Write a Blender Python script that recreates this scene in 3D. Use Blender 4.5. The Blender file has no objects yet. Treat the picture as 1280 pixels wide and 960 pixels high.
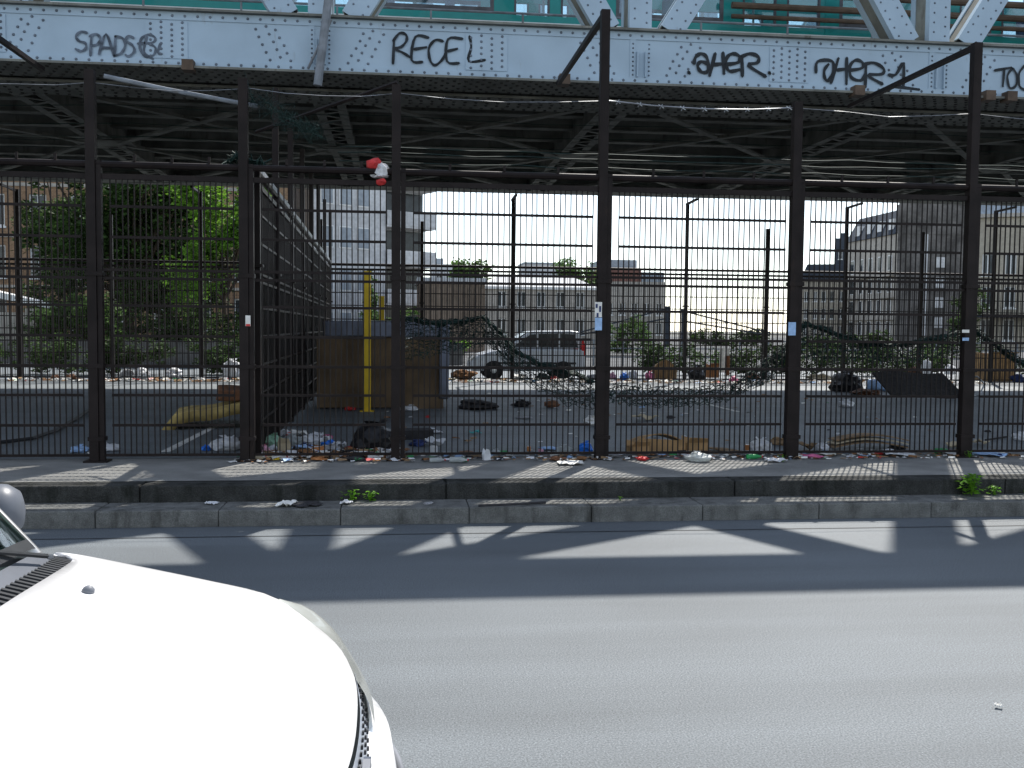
import bpy, bmesh, math, random
from math import sin, cos, tan, atan, radians, pi, sqrt
from mathutils import Vector, Matrix, noise
random.seed(7)
sc = bpy.context.scene
COL = sc.collection

# ------------------------------------------------------------------ camera
FPX, HCAM = 1244.0, 1.6
yaw, pit, rol = radians(6.5), atan(70/FPX), atan(.0094)
cf = Vector((sin(yaw)*cos(pit), cos(yaw)*cos(pit), -sin(pit)))
cr0 = Vector((cos(yaw), -sin(yaw), 0)); cu0 = cr0.cross(cf)
cr = cr0*cos(rol) + cu0*sin(rol); cu = -cr0*sin(rol) + cu0*cos(rol)
cd = bpy.data.cameras.new('camera'); cam = bpy.data.objects.new('camera', cd); COL.objects.link(cam)
cd.sensor_width = 36; cd.lens = 36*FPX/1280; cd.clip_end = 3000; cd.clip_start = .05
M = Matrix((cr, cu, -cf)).transposed().to_4x4(); M.translation = (0, 0, HCAM)
cam.matrix_world = M
sc.camera = cam
def ray(px, py): return cf + cr*((px-640)/FPX) + cu*((480-py)/FPX)
def on_z(px, py, z):                       # photo point -> point of the level z (ground, pavement)
    d = ray(px, py); return Vector((0, 0, HCAM)) + d*((z-HCAM)/d.z)
def on_y(px, py, Y):                       # photo point -> point of the upright plane at distance Y
    d = ray(px, py); return Vector((0, 0, HCAM)) + d*(Y/d.y)

# ------------------------------------------------------------------ light
EL, AZ = radians(54.5), radians(28)
w = bpy.data.worlds.new('World'); sc.world = w; w.use_nodes = True
nt = w.node_tree; bg = nt.nodes['Background']
sky = nt.nodes.new('ShaderNodeTexSky'); sky.sky_type = 'NISHITA'; sky.sun_disc = False
sky.sun_elevation = EL; sky.sun_rotation = AZ; sky.dust_density = .15; sky.air_density = 1.0
hs = nt.nodes.new('ShaderNodeHueSaturation'); hs.inputs['Saturation'].default_value = .55   # hazy, whitish summer sky
nt.links.new(sky.outputs[0], hs.inputs['Color']); nt.links.new(hs.outputs[0], bg.inputs[0]); bg.inputs[1].default_value = .13
sl = bpy.data.lights.new('sun', 'SUN'); sl.energy = 3.9; sl.angle = radians(.53); sl.color = (1, .95, .88)
so = bpy.data.objects.new('sun', sl); COL.objects.link(so)
sd = Vector((-sin(AZ)*cos(EL), -cos(AZ)*cos(EL), -sin(EL)))
so.rotation_euler = sd.to_track_quat('-Z', 'Y').to_euler(); so.location = (20, 30, 60)
sc.view_settings.view_transform = 'Standard'; sc.view_settings.look = 'None'
sc.view_settings.gamma = 1; sc.view_settings.use_curve_mapping = False
sc.view_settings.exposure = 1.0

# ------------------------------------------------------------------ materials
def mat(name, col, rough=.7, metal=0, spec=.22, var=.25, scale=6, bump=0, bscale=60, col2=None, island=0,
        trans=0, alpha=None, transmission=0, coat=0, speck=0, sscale=400, emit=None, sub=None):
    m = bpy.data.materials.new(name); m.use_nodes = True
    n = m.node_tree.nodes; L = m.node_tree.links; b = n['Principled BSDF']
    b.inputs['Roughness'].default_value = rough; b.inputs['Metallic'].default_value = metal
    b.inputs['Specular IOR Level'].default_value = spec; b.inputs['Coat Weight'].default_value = coat
    b.inputs['Transmission Weight'].default_value = transmission
    if alpha is not None: b.inputs['Alpha'].default_value = alpha
    geo = n.new('ShaderNodeNewGeometry'); tc = n.new('ShaderNodeTexCoord')
    nz = n.new('ShaderNodeTexNoise'); nz.inputs['Scale'].default_value = scale; nz.inputs['Detail'].default_value = 6
    L.new(tc.outputs['Object'], nz.inputs['Vector'])
    rp = n.new('ShaderNodeValToRGB')
    c2 = col2 if col2 else tuple(c*(1-var) for c in col)
    c1 = col if col2 else tuple(min(1, c*(1+var)) for c in col)
    rp.color_ramp.elements[0].color = (*c2, 1); rp.color_ramp.elements[1].color = (*c1, 1)
    rp.color_ramp.elements[0].position = .35; rp.color_ramp.elements[1].position = .65
    L.new(nz.outputs['Fac'], rp.inputs['Fac']); out = rp.outputs[0]
    if speck:
        n2 = n.new('ShaderNodeTexNoise'); n2.inputs['Scale'].default_value = sscale; n2.inputs['Detail'].default_value = 3
        L.new(tc.outputs['Object'], n2.inputs['Vector'])
        mr = n.new('ShaderNodeMapRange'); mr.inputs[1].default_value = .3; mr.inputs[2].default_value = .7
        mr.inputs[3].default_value = 1-speck; mr.inputs[4].default_value = 1+speck
        L.new(n2.outputs['Fac'], mr.inputs[0])
        mx = n.new('ShaderNodeVectorMath'); mx.operation = 'SCALE'
        L.new(out, mx.inputs[0]); L.new(mr.outputs[0], mx.inputs['Scale']); out = mx.outputs[0]
    if island:
        mr = n.new('ShaderNodeMapRange'); mr.inputs[3].default_value = 1-island; mr.inputs[4].default_value = 1+island
        L.new(geo.outputs['Random Per Island'], mr.inputs[0])
        mx = n.new('ShaderNodeVectorMath'); mx.operation = 'SCALE'
        L.new(out, mx.inputs[0]); L.new(mr.outputs[0], mx.inputs['Scale']); out = mx.outputs[0]
    L.new(out, b.inputs['Base Color'])
    if bump:
        n3 = n.new('ShaderNodeTexNoise'); n3.inputs['Scale'].default_value = bscale; n3.inputs['Detail'].default_value = 5
        L.new(tc.outputs['Object'], n3.inputs['Vector'])
        bp = n.new('ShaderNodeBump'); bp.inputs['Strength'].default_value = bump; bp.inputs['Distance'].default_value = .02
        L.new(n3.outputs['Fac'], bp.inputs['Height']); L.new(bp.outputs[0], b.inputs['Normal'])
    if trans:
        tr = n.new('ShaderNodeBsdfTranslucent'); L.new(out, tr.inputs['Color'])
        ms = n.new('ShaderNodeMixShader'); ms.inputs[0].default_value = trans
        L.new(b.outputs[0], ms.inputs[1]); L.new(tr.outputs[0], ms.inputs[2])
        L.new(ms.outputs[0], n['Material Output'].inputs['Surface'])
    return m
def road_mat(name, col, streak=1):
    m = mat(name, col, rough=.62, spec=.45, var=.10, scale=.5, bump=.35, bscale=220, speck=.55, sscale=120)
    n = m.node_tree.nodes; L = m.node_tree.links; b = n['Principled BSDF']
    src = b.inputs['Base Color'].links[0].from_socket
    tc = n.new('ShaderNodeTexCoord'); mp = n.new('ShaderNodeMapping'); mp.inputs['Scale'].default_value = (.12, 1.6, 1)
    L.new(tc.outputs['Object'], mp.inputs[0])
    nz = n.new('ShaderNodeTexNoise'); nz.inputs['Scale'].default_value = 1.3; nz.inputs['Detail'].default_value = 6
    L.new(mp.outputs[0], nz.inputs['Vector'])
    mr = n.new('ShaderNodeMapRange'); mr.inputs[1].default_value = .3; mr.inputs[2].default_value = .7
    mr.inputs[3].default_value = 1-.2*streak; mr.inputs[4].default_value = 1+.16*streak
    L.new(nz.outputs['Fac'], mr.inputs[0])
    mx = n.new('ShaderNodeVectorMath'); mx.operation = 'SCALE'
    L.new(src, mx.inputs[0]); L.new(mr.outputs[0], mx.inputs['Scale'])
    # pale and dark aggregate grains
    vo = n.new('ShaderNodeTexVoronoi'); vo.inputs['Scale'].default_value = 95; L.new(tc.outputs['Object'], vo.inputs['Vector'])
    m2 = n.new('ShaderNodeMapRange'); m2.inputs[1].default_value = .0; m2.inputs[2].default_value = .2
    m2.inputs[3].default_value = 2.6; m2.inputs[4].default_value = 1.0
    L.new(vo.outputs['Distance'], m2.inputs[0])
    m3 = n.new('ShaderNodeVectorMath'); m3.operation = 'SCALE'
    L.new(mx.outputs[0], m3.inputs[0]); L.new(m2.outputs[0], m3.inputs['Scale'])
    L.new(m3.outputs[0], b.inputs['Base Color'])
    return m
def rusted(name, col, rust, amount=.62, **k):           # paint with rusty or grimy streaks running down
    m = mat(name, col, **k)
    n = m.node_tree.nodes; L = m.node_tree.links; b = n['Principled BSDF']
    src = b.inputs['Base Color'].links[0].from_socket
    tc = n.new('ShaderNodeTexCoord'); mp = n.new('ShaderNodeMapping'); mp.inputs['Scale'].default_value = (3, 3, .7)
    L.new(tc.outputs['Object'], mp.inputs[0])
    nz = n.new('ShaderNodeTexNoise'); nz.inputs['Scale'].default_value = 2.2; nz.inputs['Detail'].default_value = 8; nz.inputs['Roughness'].default_value = .65
    L.new(mp.outputs[0], nz.inputs['Vector'])
    mr = n.new('ShaderNodeMapRange'); mr.inputs[1].default_value = amount; mr.inputs[2].default_value = amount+.14; mr.inputs[4].default_value = .75
    L.new(nz.outputs['Fac'], mr.inputs[0])
    mi = n.new('ShaderNodeMix'); mi.data_type = 'RGBA'; mi.inputs[7].default_value = (*rust, 1)
    L.new(mr.outputs[0], mi.inputs[0]); L.new(src, mi.inputs[6]); L.new(mi.outputs[2], b.inputs['Base Color'])
    return m

m_road = road_mat('road_asphalt', (.100, .116, .128))
m_plat = road_mat('platform_asphalt', (.112, .128, .138))
m_ground = mat('far_ground', (.12, .12, .11), .9, var=.3, scale=.3)
m_pave = mat('pavement', (.20, .20, .19), .85, var=.16, scale=3, bump=.4, bscale=120, speck=.25, sscale=160)
m_fpave = mat('far_pavement_asphalt', (.075, .078, .08), .9, var=.25, scale=.6)
m_granite = rusted('kerb_granite', (.135, .137, .13), (.045, .045, .04), .52, rough=.8, var=.2, scale=9, bump=.5, bscale=90, speck=.3, sscale=140)
m_concrete = rusted('kerb_concrete', (.042, .043, .041), (.012, .014, .011), .5, spec=.1, rough=.9, var=.3, scale=5, bump=.6, bscale=70, speck=.3, sscale=110)
m_white_line = mat('road_paint', (.55, .55, .52), .7, var=.25, scale=20)
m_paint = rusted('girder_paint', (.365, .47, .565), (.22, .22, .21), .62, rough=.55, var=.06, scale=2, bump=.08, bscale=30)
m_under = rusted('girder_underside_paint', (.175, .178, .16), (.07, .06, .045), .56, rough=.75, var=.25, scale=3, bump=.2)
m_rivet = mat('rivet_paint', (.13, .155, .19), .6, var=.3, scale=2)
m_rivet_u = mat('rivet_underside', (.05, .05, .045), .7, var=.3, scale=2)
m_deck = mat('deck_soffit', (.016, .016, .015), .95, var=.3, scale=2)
m_pipe = rusted('drain_pipe_metal', (.19, .21, .235), (.12, .09, .06), .6, rough=.5)
m_brownpipe = mat('brown_rail', (.10, .07, .05), .6)
m_spray = mat('black_spray_paint', (.02, .025, .03), .6, var=.3)
m_spray2 = mat('thin_spray_paint', (.10, .125, .16), .65, var=.45, scale=12)
m_fence = rusted('fence_paint', (.015, .011, .0105), (.035, .022, .016), .62, rough=.5, var=.25, scale=5, bump=.1, spec=.13)
m_wire = mat('fence_wire', (.018, .015, .014), .6, var=.2, spec=.15)
m_galv = mat('galvanised_wire', (.32, .33, .34), .35, metal=.8)
m_teal = mat('train_teal', (.008, .25, .235), .35, var=.05, coat=.3)
m_twhite = mat('train_white', (.72, .74, .74), .4, var=.05)
m_tgrey = mat('train_grey', (.10, .10, .11), .5)
m_tseat = mat('train_seat', (.08, .10, .16), .7)
def glass_mat(name, tint=(.75, .85, .88), opac=.35, rough=.04):
    m = bpy.data.materials.new(name); m.use_nodes = True
    n = m.node_tree.nodes; L = m.node_tree.links; n.remove(n['Principled BSDF'])
    g = n.new('ShaderNodeBsdfGlossy'); g.inputs['Roughness'].default_value = rough
    t = n.new('ShaderNodeBsdfTransparent'); t.inputs[0].default_value = (*tint, 1)
    fr = n.new('ShaderNodeFresnel'); fr.inputs[0].default_value = 1.5
    ad = n.new('ShaderNodeMath'); ad.operation = 'MULTIPLY_ADD'; ad.inputs[1].default_value = 1-opac*.3; ad.inputs[2].default_value = opac*.2
    L.new(fr.outputs[0], ad.inputs[0])
    mx = n.new('ShaderNodeMixShader'); L.new(ad.outputs[0], mx.inputs[0]); L.new(t.outputs[0], mx.inputs[1]); L.new(g.outputs[0], mx.inputs[2])
    L.new(mx.outputs[0], n['Material Output'].inputs['Surface']); return m
m_glass = glass_mat('clear_glass')
m_cglass = glass_mat('car_glass', (.30, .50, .47), .5)
m_pane = mat('window_pane', (.03, .037, .042), .15, spec=.35, var=.5, scale=1)
m_carpaint = mat('white_car_paint', (.82, .82, .82), .28, var=.015, coat=.7)
m_carsilver = mat('silver_car_paint', (.50, .52, .55), .3, var=.03, coat=.6, metal=.2)
m_black = mat('black_plastic', (.03, .032, .035), .5, var=.2)
m_gplastic = mat('grey_plastic', (.16, .17, .19), .45, var=.15)
m_grille = mat('grille_plastic', (.34, .37, .42), .4, var=.08)
m_lgrey = mat('light_grey_plastic', (.11, .12, .14), .4, var=.1)
m_rubber = mat('tyre_rubber', (.02, .02, .02), .8)
m_alloy = mat('alloy_rim', (.5, .5, .5), .35, metal=.8)
m_lens = mat('headlight_lens', (.27, .28, .26), .25, var=.1, coat=.3, spec=.5)
m_red = mat('red_lens', (.5, .02, .02), .25)
m_leafd = mat('dark_leaves', (.042, .078, .02), .6, spec=.12, var=.45, scale=.7, island=.6, trans=.32)
m_weed = mat('weed_leaves', (.16, .36, .03), .5, var=.25, island=.3, trans=.5)
m_leafm = mat('mid_leaves', (.075, .14, .034), .6, var=.35, scale=.7, island=.5, trans=.42)
m_leafb = mat('bright_leaves', (.13, .26, .03), .5, var=.3, scale=.7, island=.45, trans=.5)
m_bark = mat('bark', (.07, .05, .035), .9, var=.4, scale=8, bump=.6, bscale=20)
m_yellow = mat('yellow_paint', (.62, .42, .02), .45, var=.12)
m_net = mat('green_net', (.014, .034, .029), .7, var=.4)
def simple(name, c, r=.75, v=.18, s=14, **k): return mat(name, c, r, var=v, scale=s, **k)
MC = {'white': simple('white_plastic', (.72, .73, .75), .45, .1, trans=.25), 'paper': simple('white_paper', (.70, .69, .65), .9, .12),
      'grey': simple('grey_rag', (.28, .28, .29)), 'blue': simple('blue_plastic', (.02, .16, .62), .35, .2), 'lblue': simple('pale_blue_plastic', (.30, .45, .68), .5, .2),
      'navy': simple('navy_cloth', (.03, .045, .13)), 'black': simple('black_bag_plastic', (.018, .018, .02), .38, .3), 'pink': simple('pink_plastic', (.62, .33, .42), .5),
      'magenta': simple('magenta_plastic', (.50, .12, .24), .5), 'red': simple('red_plastic', (.50, .04, .04), .45), 'orange': simple('orange_card', (.45, .19, .07)),
      'tan': simple('cardboard', (.40, .25, .12), .9, .22, 7), 'dtan': simple('damp_cardboard', (.24, .16, .09), .9, .25, 7), 'brown': simple('brown_rag', (.16, .075, .04)),
      'lgreen': simple('pale_green_plastic', (.25, .42, .30), .5), 'green': simple('green_plastic', (.03, .26, .08), .35), 'teal': simple('teal_plastic', (.03, .33, .33), .5), 'yellow': simple('yellow_packet', (.70, .50, .04), .5),
      'foam': simple('yellow_foam', (.36, .27, .10), .9, .3, 4), 'beige': simple('beige_foam', (.46, .39, .27), .9, .2, 5), 'dark': simple('dark_cloth', (.035, .034, .036), .9, .3), 'clear': simple('clear_plastic', (.55, .58, .58), .2, .15, trans=.5),
      'mattress': simple('mattress_cloth', (.15, .165, .205), .9, .2, 4), 'plywood': simple('board_brown', (.115, .078, .044), .8, .3, 2.5), 'leaf': simple('dead_leaves', (.22, .11, .05), .9, .35)}

# ------------------------------------------------------------------ mesh helpers
class MB:
    def __init__(s): s.v = []; s.f = []
    def quad(s, a, b, c, d):
        i = len(s.v); s.v += [tuple(a), tuple(b), tuple(c), tuple(d)]; s.f.append((i, i+1, i+2, i+3)); return s
    def box(s, x0, x1, y0, y1, z0, z1):
        i = len(s.v); s.v += [(x0,y0,z0),(x1,y0,z0),(x1,y1,z0),(x0,y1,z0),(x0,y0,z1),(x1,y0,z1),(x1,y1,z1),(x0,y1,z1)]
        s.f += [(i,i+3,i+2,i+1),(i+4,i+5,i+6,i+7),(i,i+1,i+5,i+4),(i+1,i+2,i+6,i+5),(i+2,i+3,i+7,i+6),(i+3,i,i+4,i+7)]; return s
    def bar(s, p, q, w, h, up=(0, 0, 1)):               # box section bar from p to q, w across, h along up
        p, q, up = Vector(p), Vector(q), Vector(up); d = (q-p).normalized()
        a = d.cross(up)
        if a.length < 1e-4: a = d.cross(Vector((0, 1, 0)))
        a.normalize(); b = a.cross(d); a *= w/2; b *= h/2; i = len(s.v)
        for c in (p, q): s.v += [tuple(c-a-b), tuple(c+a-b), tuple(c+a+b), tuple(c-a+b)]
        s.f += [(i,i+1,i+2,i+3),(i+7,i+6,i+5,i+4)] + [(i+k, i+4+k, i+4+(k+1)%4, i+(k+1)%4) for k in range(4)]; return s
    def tube(s, pts, r, n=8, cap=True):
        pts = [Vector(p) for p in pts]; i0 = len(s.v); rr = r if isinstance(r, (list, tuple)) else [r]*len(pts)
        ref = Vector((0, 0, 1))
        for k, p in enumerate(pts):
            d = (pts[min(k+1, len(pts)-1)]-pts[max(k-1, 0)]).normalized()
            a = d.cross(ref)
            if a.length < .05: a = d.cross(Vector((0, 1, 0)))
            a.normalize(); b = a.cross(d)
            for j in range(n):
                t = 2*pi*j/n; s.v.append(tuple(p+a*(cos(t)*rr[k])+b*(sin(t)*rr[k])))
        for k in range(len(pts)-1):
            for j in range(n):
                s.f.append((i0+k*n+j, i0+k*n+(j+1)%n, i0+(k+1)*n+(j+1)%n, i0+(k+1)*n+j))
        if cap:
            s.f.append(tuple(i0+j for j in range(n))[::-1]); e = i0+(len(pts)-1)*n; s.f.append(tuple(e+j for j in range(n)))
        return s
    def grid(s, P):                                     # P: rows of points
        i0 = len(s.v); nr, nc = len(P), len(P[0])
        for r in P: s.v += [tuple(p) for p in r]
        for a in range(nr-1):
            for b in range(nc-1): s.f.append((i0+a*nc+b, i0+a*nc+b+1, i0+(a+1)*nc+b+1, i0+(a+1)*nc+b))
        return s
    def lathe(s, prof, n=12, base=(0, 0, 0)):
        i0 = len(s.v); B = Vector(base)
        for r, z in prof:
            for j in range(n): t = 2*pi*j/n; s.v.append((B.x+r*cos(t), B.y+r*sin(t), B.z+z))
        for k in range(len(prof)-1):
            for j in range(n): s.f.append((i0+k*n+j, i0+k*n+(j+1)%n, i0+(k+1)*n+(j+1)%n, i0+(k+1)*n+j))
        s.f.append(tuple(i0+j for j in range(n))[::-1]); e = i0+(len(prof)-1)*n; s.f.append(tuple(e+j for j in range(n)))
        return s
    def mesh(s, name, m, smooth=False):
        me = bpy.data.meshes.new(name); me.from_pydata(s.v, [], s.f); me.materials.append(m)
        if smooth: me.polygons.foreach_set('use_smooth', [True]*len(me.polygons))
        me.update(); return me
    def build(s, name, m, parent=None, kind=None, label=None, smooth=False, bevel=0, loc=None, sub=0, solid=0, rot=None):
        o = bpy.data.objects.new(name, s.mesh(name, m, smooth)); COL.objects.link(o)
        if parent: o.parent = parent
        if kind: o['kind'] = kind
        if label: o['label'] = label
        if loc is not None: o.location = loc
        if rot is not None: o.rotation_euler = rot
        if solid: md = o.modifiers.new('solid', 'SOLIDIFY'); md.thickness = solid; md.offset = -1
        if bevel: md = o.modifiers.new('bevel', 'BEVEL'); md.width = bevel; md.segments = 2; md.limit_method = 'ANGLE'
        if sub: md = o.modifiers.new('sub', 'SUBSURF'); md.levels = sub; md.render_levels = sub
        return o
def tag(o, label=None, cat=None, group=None, kind=None):
    if label: o['label'] = label
    if cat: o['category'] = cat
    if group: o['group'] = group
    if kind: o['kind'] = kind
    return o
def empty(name, loc, rz, label, cat, group=None):
    o = bpy.data.objects.new(name, None); COL.objects.link(o); o.location = loc; o.rotation_euler.z = rz
    o.empty_display_size = .2; return tag(o, label, cat, group)
def share(me, name, parent=None, loc=(0, 0, 0), rot=(0, 0, 0), scale=(1, 1, 1)):
    o = bpy.data.objects.new(name, me); COL.objects.link(o); o.parent = parent
    o.location = loc; o.rotation_euler = rot; o.scale = scale; return o

# ------------------------------------------------------------------ ground, road, kerbs, platform
PZ, YK, YK2, YF, YFAR = .28, 8.05, 8.43, 9.92, 24.8
MB().quad((-700,-700,-.03),(700,-700,-.03),(700,900,-.03),(-700,900,-.03)).build('ground', m_ground, kind='structure')
rb = MB(); rb.grid([[(-60+i*6, -6+j*(YK+6)/6, 0) for i in range(21)] for j in range(7)]); rb.build('road', m_road, kind='structure')
MB().box(-60, 60, -9, -6, -.03, .14).build('near_pavement', m_pave, kind='structure')
sm = MB(); pr = None
for k in range(60):                                    # tar joint that runs along the gutter
    x = -9+k*.3; y = YK-.40+.012*noise.noise((x*1.7, 0, 3))
    if pr: sm.quad((pr[0], pr[1]-.008, .004), (x, y-.008, .004), (x, y+.008, .004), (pr[0], pr[1]+.008, .004))
    pr = (x, y)
ts = sm.build('tar_joint', m_black, kind='structure')
kb = MB().box(-30, 30, YK+.02, YK2+.02, -.02, .115).build('kerb', m_concrete, kind='structure')
x = -9.2; k = 0
while x < 13:
    L = 1.0+random.uniform(-.06, .06); j = random.uniform(-.006, .006)
    b = MB().box(x+.0018, x+L-.0018, YK+j, YK2+.01, -.01, .135+random.uniform(-.004, .004))
    b.build('kerb_stone', m_granite, kb, bevel=.012); x += L; k += 1
kw = MB().box(-30, 30, YK2+.03, YK2+.22, 0, PZ-.02).build('kerb_wall', m_concrete, kind='structure')
x = -10.0
while x < 14:
    L = 2.62+random.uniform(-.1, .1)
    MB().box(x+.005, x+L-.005, YK2+random.uniform(0, .006), YK2+.24, .10, PZ-.006+random.uniform(-.003, .003)).build('kerb_block', m_concrete, kw, bevel=.012); x += L
pv = MB(); pv.grid([[(-30+i*3, y, PZ-.004-.0*y) for i in range(21)] for y in (YK2+.235, 9.2, 10.35)]); pv.build('pavement', m_pave, kind='structure')
MB().grid([[(-45+i*5, y, PZ) for i in range(19)] for y in (10.12, 14, 18, 22, 25.5)]).build('platform', m_plat, kind='structure')
fk = MB().box(-45, 45, 25.5, 25.8, -.02, PZ+.012).build('far_kerb', m_granite, kind='structure')
MB().quad((-120,25.8,0),(120,25.8,0),(120,38,0),(-120,38,0)).build('far_road', m_road, kind='structure')
MB().box(-160, 160, 38, 200, -.02, .13).build('far_pavement', m_fpave, kind='structure')
mk = MB().quad((-2.46, 10.6, PZ+.004), (-2.36, 10.6, PZ+.004), (-2.33, 13.4, PZ+.004), (-2.42, 13.4, PZ+.004))
mk.quad((5.4, 15.5, PZ+.004), (5.5, 15.5, PZ+.004), (5.5, 19.5, PZ+.004), (5.4, 19.5, PZ+.004))
mk.build('parking_line', m_white_line, kind='structure')

# ------------------------------------------------------------------ viaduct
YG, ZB, ZT, YG2 = 13.2, 4.86, 5.54, 23.5
NODE0, PITCH = -1.02, 4.2
VX0, VX1 = -22.0, 28.4
nodes = [NODE0+PITCH*k for k in range(-5, 8)]
via = empty('metro_viaduct', (3, 18, 0), 0, 'pale blue riveted steel metro viaduct carrying the train over the fenced platform', 'viaduct')
VO = Vector((3, 18, 0))
def vb(b, name, m, **k):                              # builds a viaduct part: coordinates are world ones
    return b.build(name, m, via, loc=-VO, **k)
riv = MB(); rivu = MB()
def rivet(x, y, z, r=.020, n=(0, -1, 0), B=None):
    B = B or riv; n = Vector(n); a = n.orthogonal().normalized(); c = n.cross(a); p = Vector((x, y, z)); i = len(B.v)
    for j in range(6): t = j*pi/3; B.v.append(tuple(p+(a*cos(t)+c*sin(t))*r))
    for j in range(6): t = j*pi/3; B.v.append(tuple(p+(a*cos(t)+c*sin(t))*r*.6+n*r*.55))
    for j in range(6): B.f.append((i+j, i+(j+1)%6, i+6+(j+1)%6, i+6+j))
    B.f.append(tuple(i+6+j for j in range(6)))
vb(MB().box(VX0, VX1, YG, YG+.03, ZB, ZT), 'girder_web', m_paint)
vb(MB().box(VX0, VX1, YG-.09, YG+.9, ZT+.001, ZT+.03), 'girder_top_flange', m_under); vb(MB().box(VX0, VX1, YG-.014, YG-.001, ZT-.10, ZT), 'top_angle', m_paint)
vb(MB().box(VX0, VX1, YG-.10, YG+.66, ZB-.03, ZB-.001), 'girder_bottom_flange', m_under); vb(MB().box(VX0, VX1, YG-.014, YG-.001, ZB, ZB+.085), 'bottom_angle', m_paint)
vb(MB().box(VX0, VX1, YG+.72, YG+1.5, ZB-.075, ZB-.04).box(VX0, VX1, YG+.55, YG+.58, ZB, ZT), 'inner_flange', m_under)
x = -7.5
while x < 12:
    rivet(x, YG-.014, ZT-.05); rivet(x+.07, YG-.014, ZB+.045)
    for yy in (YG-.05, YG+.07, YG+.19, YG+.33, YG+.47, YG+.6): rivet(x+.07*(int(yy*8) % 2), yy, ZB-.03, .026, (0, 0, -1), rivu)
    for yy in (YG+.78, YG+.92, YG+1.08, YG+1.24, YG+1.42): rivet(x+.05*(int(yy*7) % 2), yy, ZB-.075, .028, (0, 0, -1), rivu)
    x += .155
# splice plates with rivet grids, vertical joint covers
def splice(px0, px1, cols, rows, name='splice_plate'):
    a = on_y(px0, 70, YG); b = on_y(px1, 70, YG); x0, x1 = a.x, b.x; z0, z1 = ZB+.10, ZT-.115
    vb(MB().box(x0, x1, YG-.012, YG-.001, z0, z1), name, m_paint)
    for i in range(cols):
        for j in range(rows):
            rivet(x0+(x1-x0)*(i+.5)/cols, YG-.012, z0+(z1-z0)*(j+.5+(.25 if i % 2 else -.15))/rows)
splice(182, 235, 4, 7); splice(582, 634, 4, 6); splice(962, 1011, 5, 6); splice(-40, 8, 4, 6); splice(1335, 1390, 5, 6)
for nx in nodes:                                       # gusset rivets where web members are fastened, stiffener angle
    if not -8 < nx < 13: continue
    vb(MB().box(nx-.05, nx-.035, YG-.05, YG-.001, ZB+.09, ZB+.42).box(nx+.06, nx+.075, YG-.05, YG-.001, ZB+.09, ZB+.42), 'stiffener', m_paint)
    vb(MB().box(nx-.14, nx-.065, YG-.010, YG-.001, ZB+.085, ZT-.10), 'web_cover', m_paint)
    for j in range(8):
        rivet(nx-.10, YG-.012, ZB+.12+j*.058, .014); rivet(nx+.12, YG-.002, ZB+.12+j*.058, .014)
    for s in (-1, 1):
        for j in range(5):
            for i in range(3):
                rivet(nx+s*(.36+.13*i+.05*(4-j)*0+.06*j*.8)+random.uniform(-.008, .008), YG-.002, ZB+.13+j*.095+(i % 2)*.04)
# web members: uprights and crossed diagonals of the near and the far truss
ZC = 11.3
def member(name, p, q, wd, Y, dep, m=m_paint):
    p, q = Vector((p[0], Y+dep/2, p[1])), Vector((q[0], Y+dep/2, q[1]))
    b = MB(); d = (q-p).normalized(); n = Vector((d.z, 0, -d.x))
    F = Vector((0, -dep/2+.008, 0)); Bk = -F
    b.bar(p+F, q+F, .016, wd, n); b.bar(p+Bk, q+Bk, .016, wd, n)                      # outer and inner plate
    for s in (-1, 1):                                                                     # angles along the edges
        e = n*(s*(wd/2-.008))
        for O, sg in ((F, 1), (Bk, -1)): b.bar(p+e+O+Vector((0, sg*.058, 0)), q+e+O+Vector((0, sg*.058, 0)), .10, .014, n)
    o = vb(b, name, m); t = .1
    sb = MB()                                             # side plates closing the box, darker in colour than the outer plates
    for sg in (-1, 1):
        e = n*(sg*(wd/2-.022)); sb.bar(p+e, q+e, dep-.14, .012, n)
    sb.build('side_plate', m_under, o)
    if Y < 15:
        while t < 2.4:
            for s in (-1, 1):
                c = p+d*(t+(0 if s > 0 else .05))+n*(s*wd*.27); rivet(c.x, Y, c.z, .016)
            t += .13
    return o
for Y in (YG, YG2):
    for k, nx in enumerate(nodes):
        member('upright', (nx, ZT+.03), (nx, ZC), .30, Y+.002, .52)
        if k < len(nodes)-1:
            nb = nodes[k+1]
            member('diagonal', (nx+.42, ZT+.03), (nb-.20, ZC), .32, Y+.01, .50)
            member('diagonal', (nb-.42, ZT+.03), (nx+.20, ZC), .32, Y+.025, .46)
    vb(MB().box(VX0, VX1, Y, Y+.72, ZC, ZC+.5), 'top_chord', m_paint)
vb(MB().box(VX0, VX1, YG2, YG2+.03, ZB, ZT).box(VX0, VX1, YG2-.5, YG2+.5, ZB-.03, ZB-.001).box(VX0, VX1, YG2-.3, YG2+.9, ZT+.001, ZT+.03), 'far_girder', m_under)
for nx in nodes[::2]: vb(MB().box(nx-.15, nx+.15, YG+.7, YG2, ZC+.02, ZC+.35), 'sway_beam', m_paint)
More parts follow.
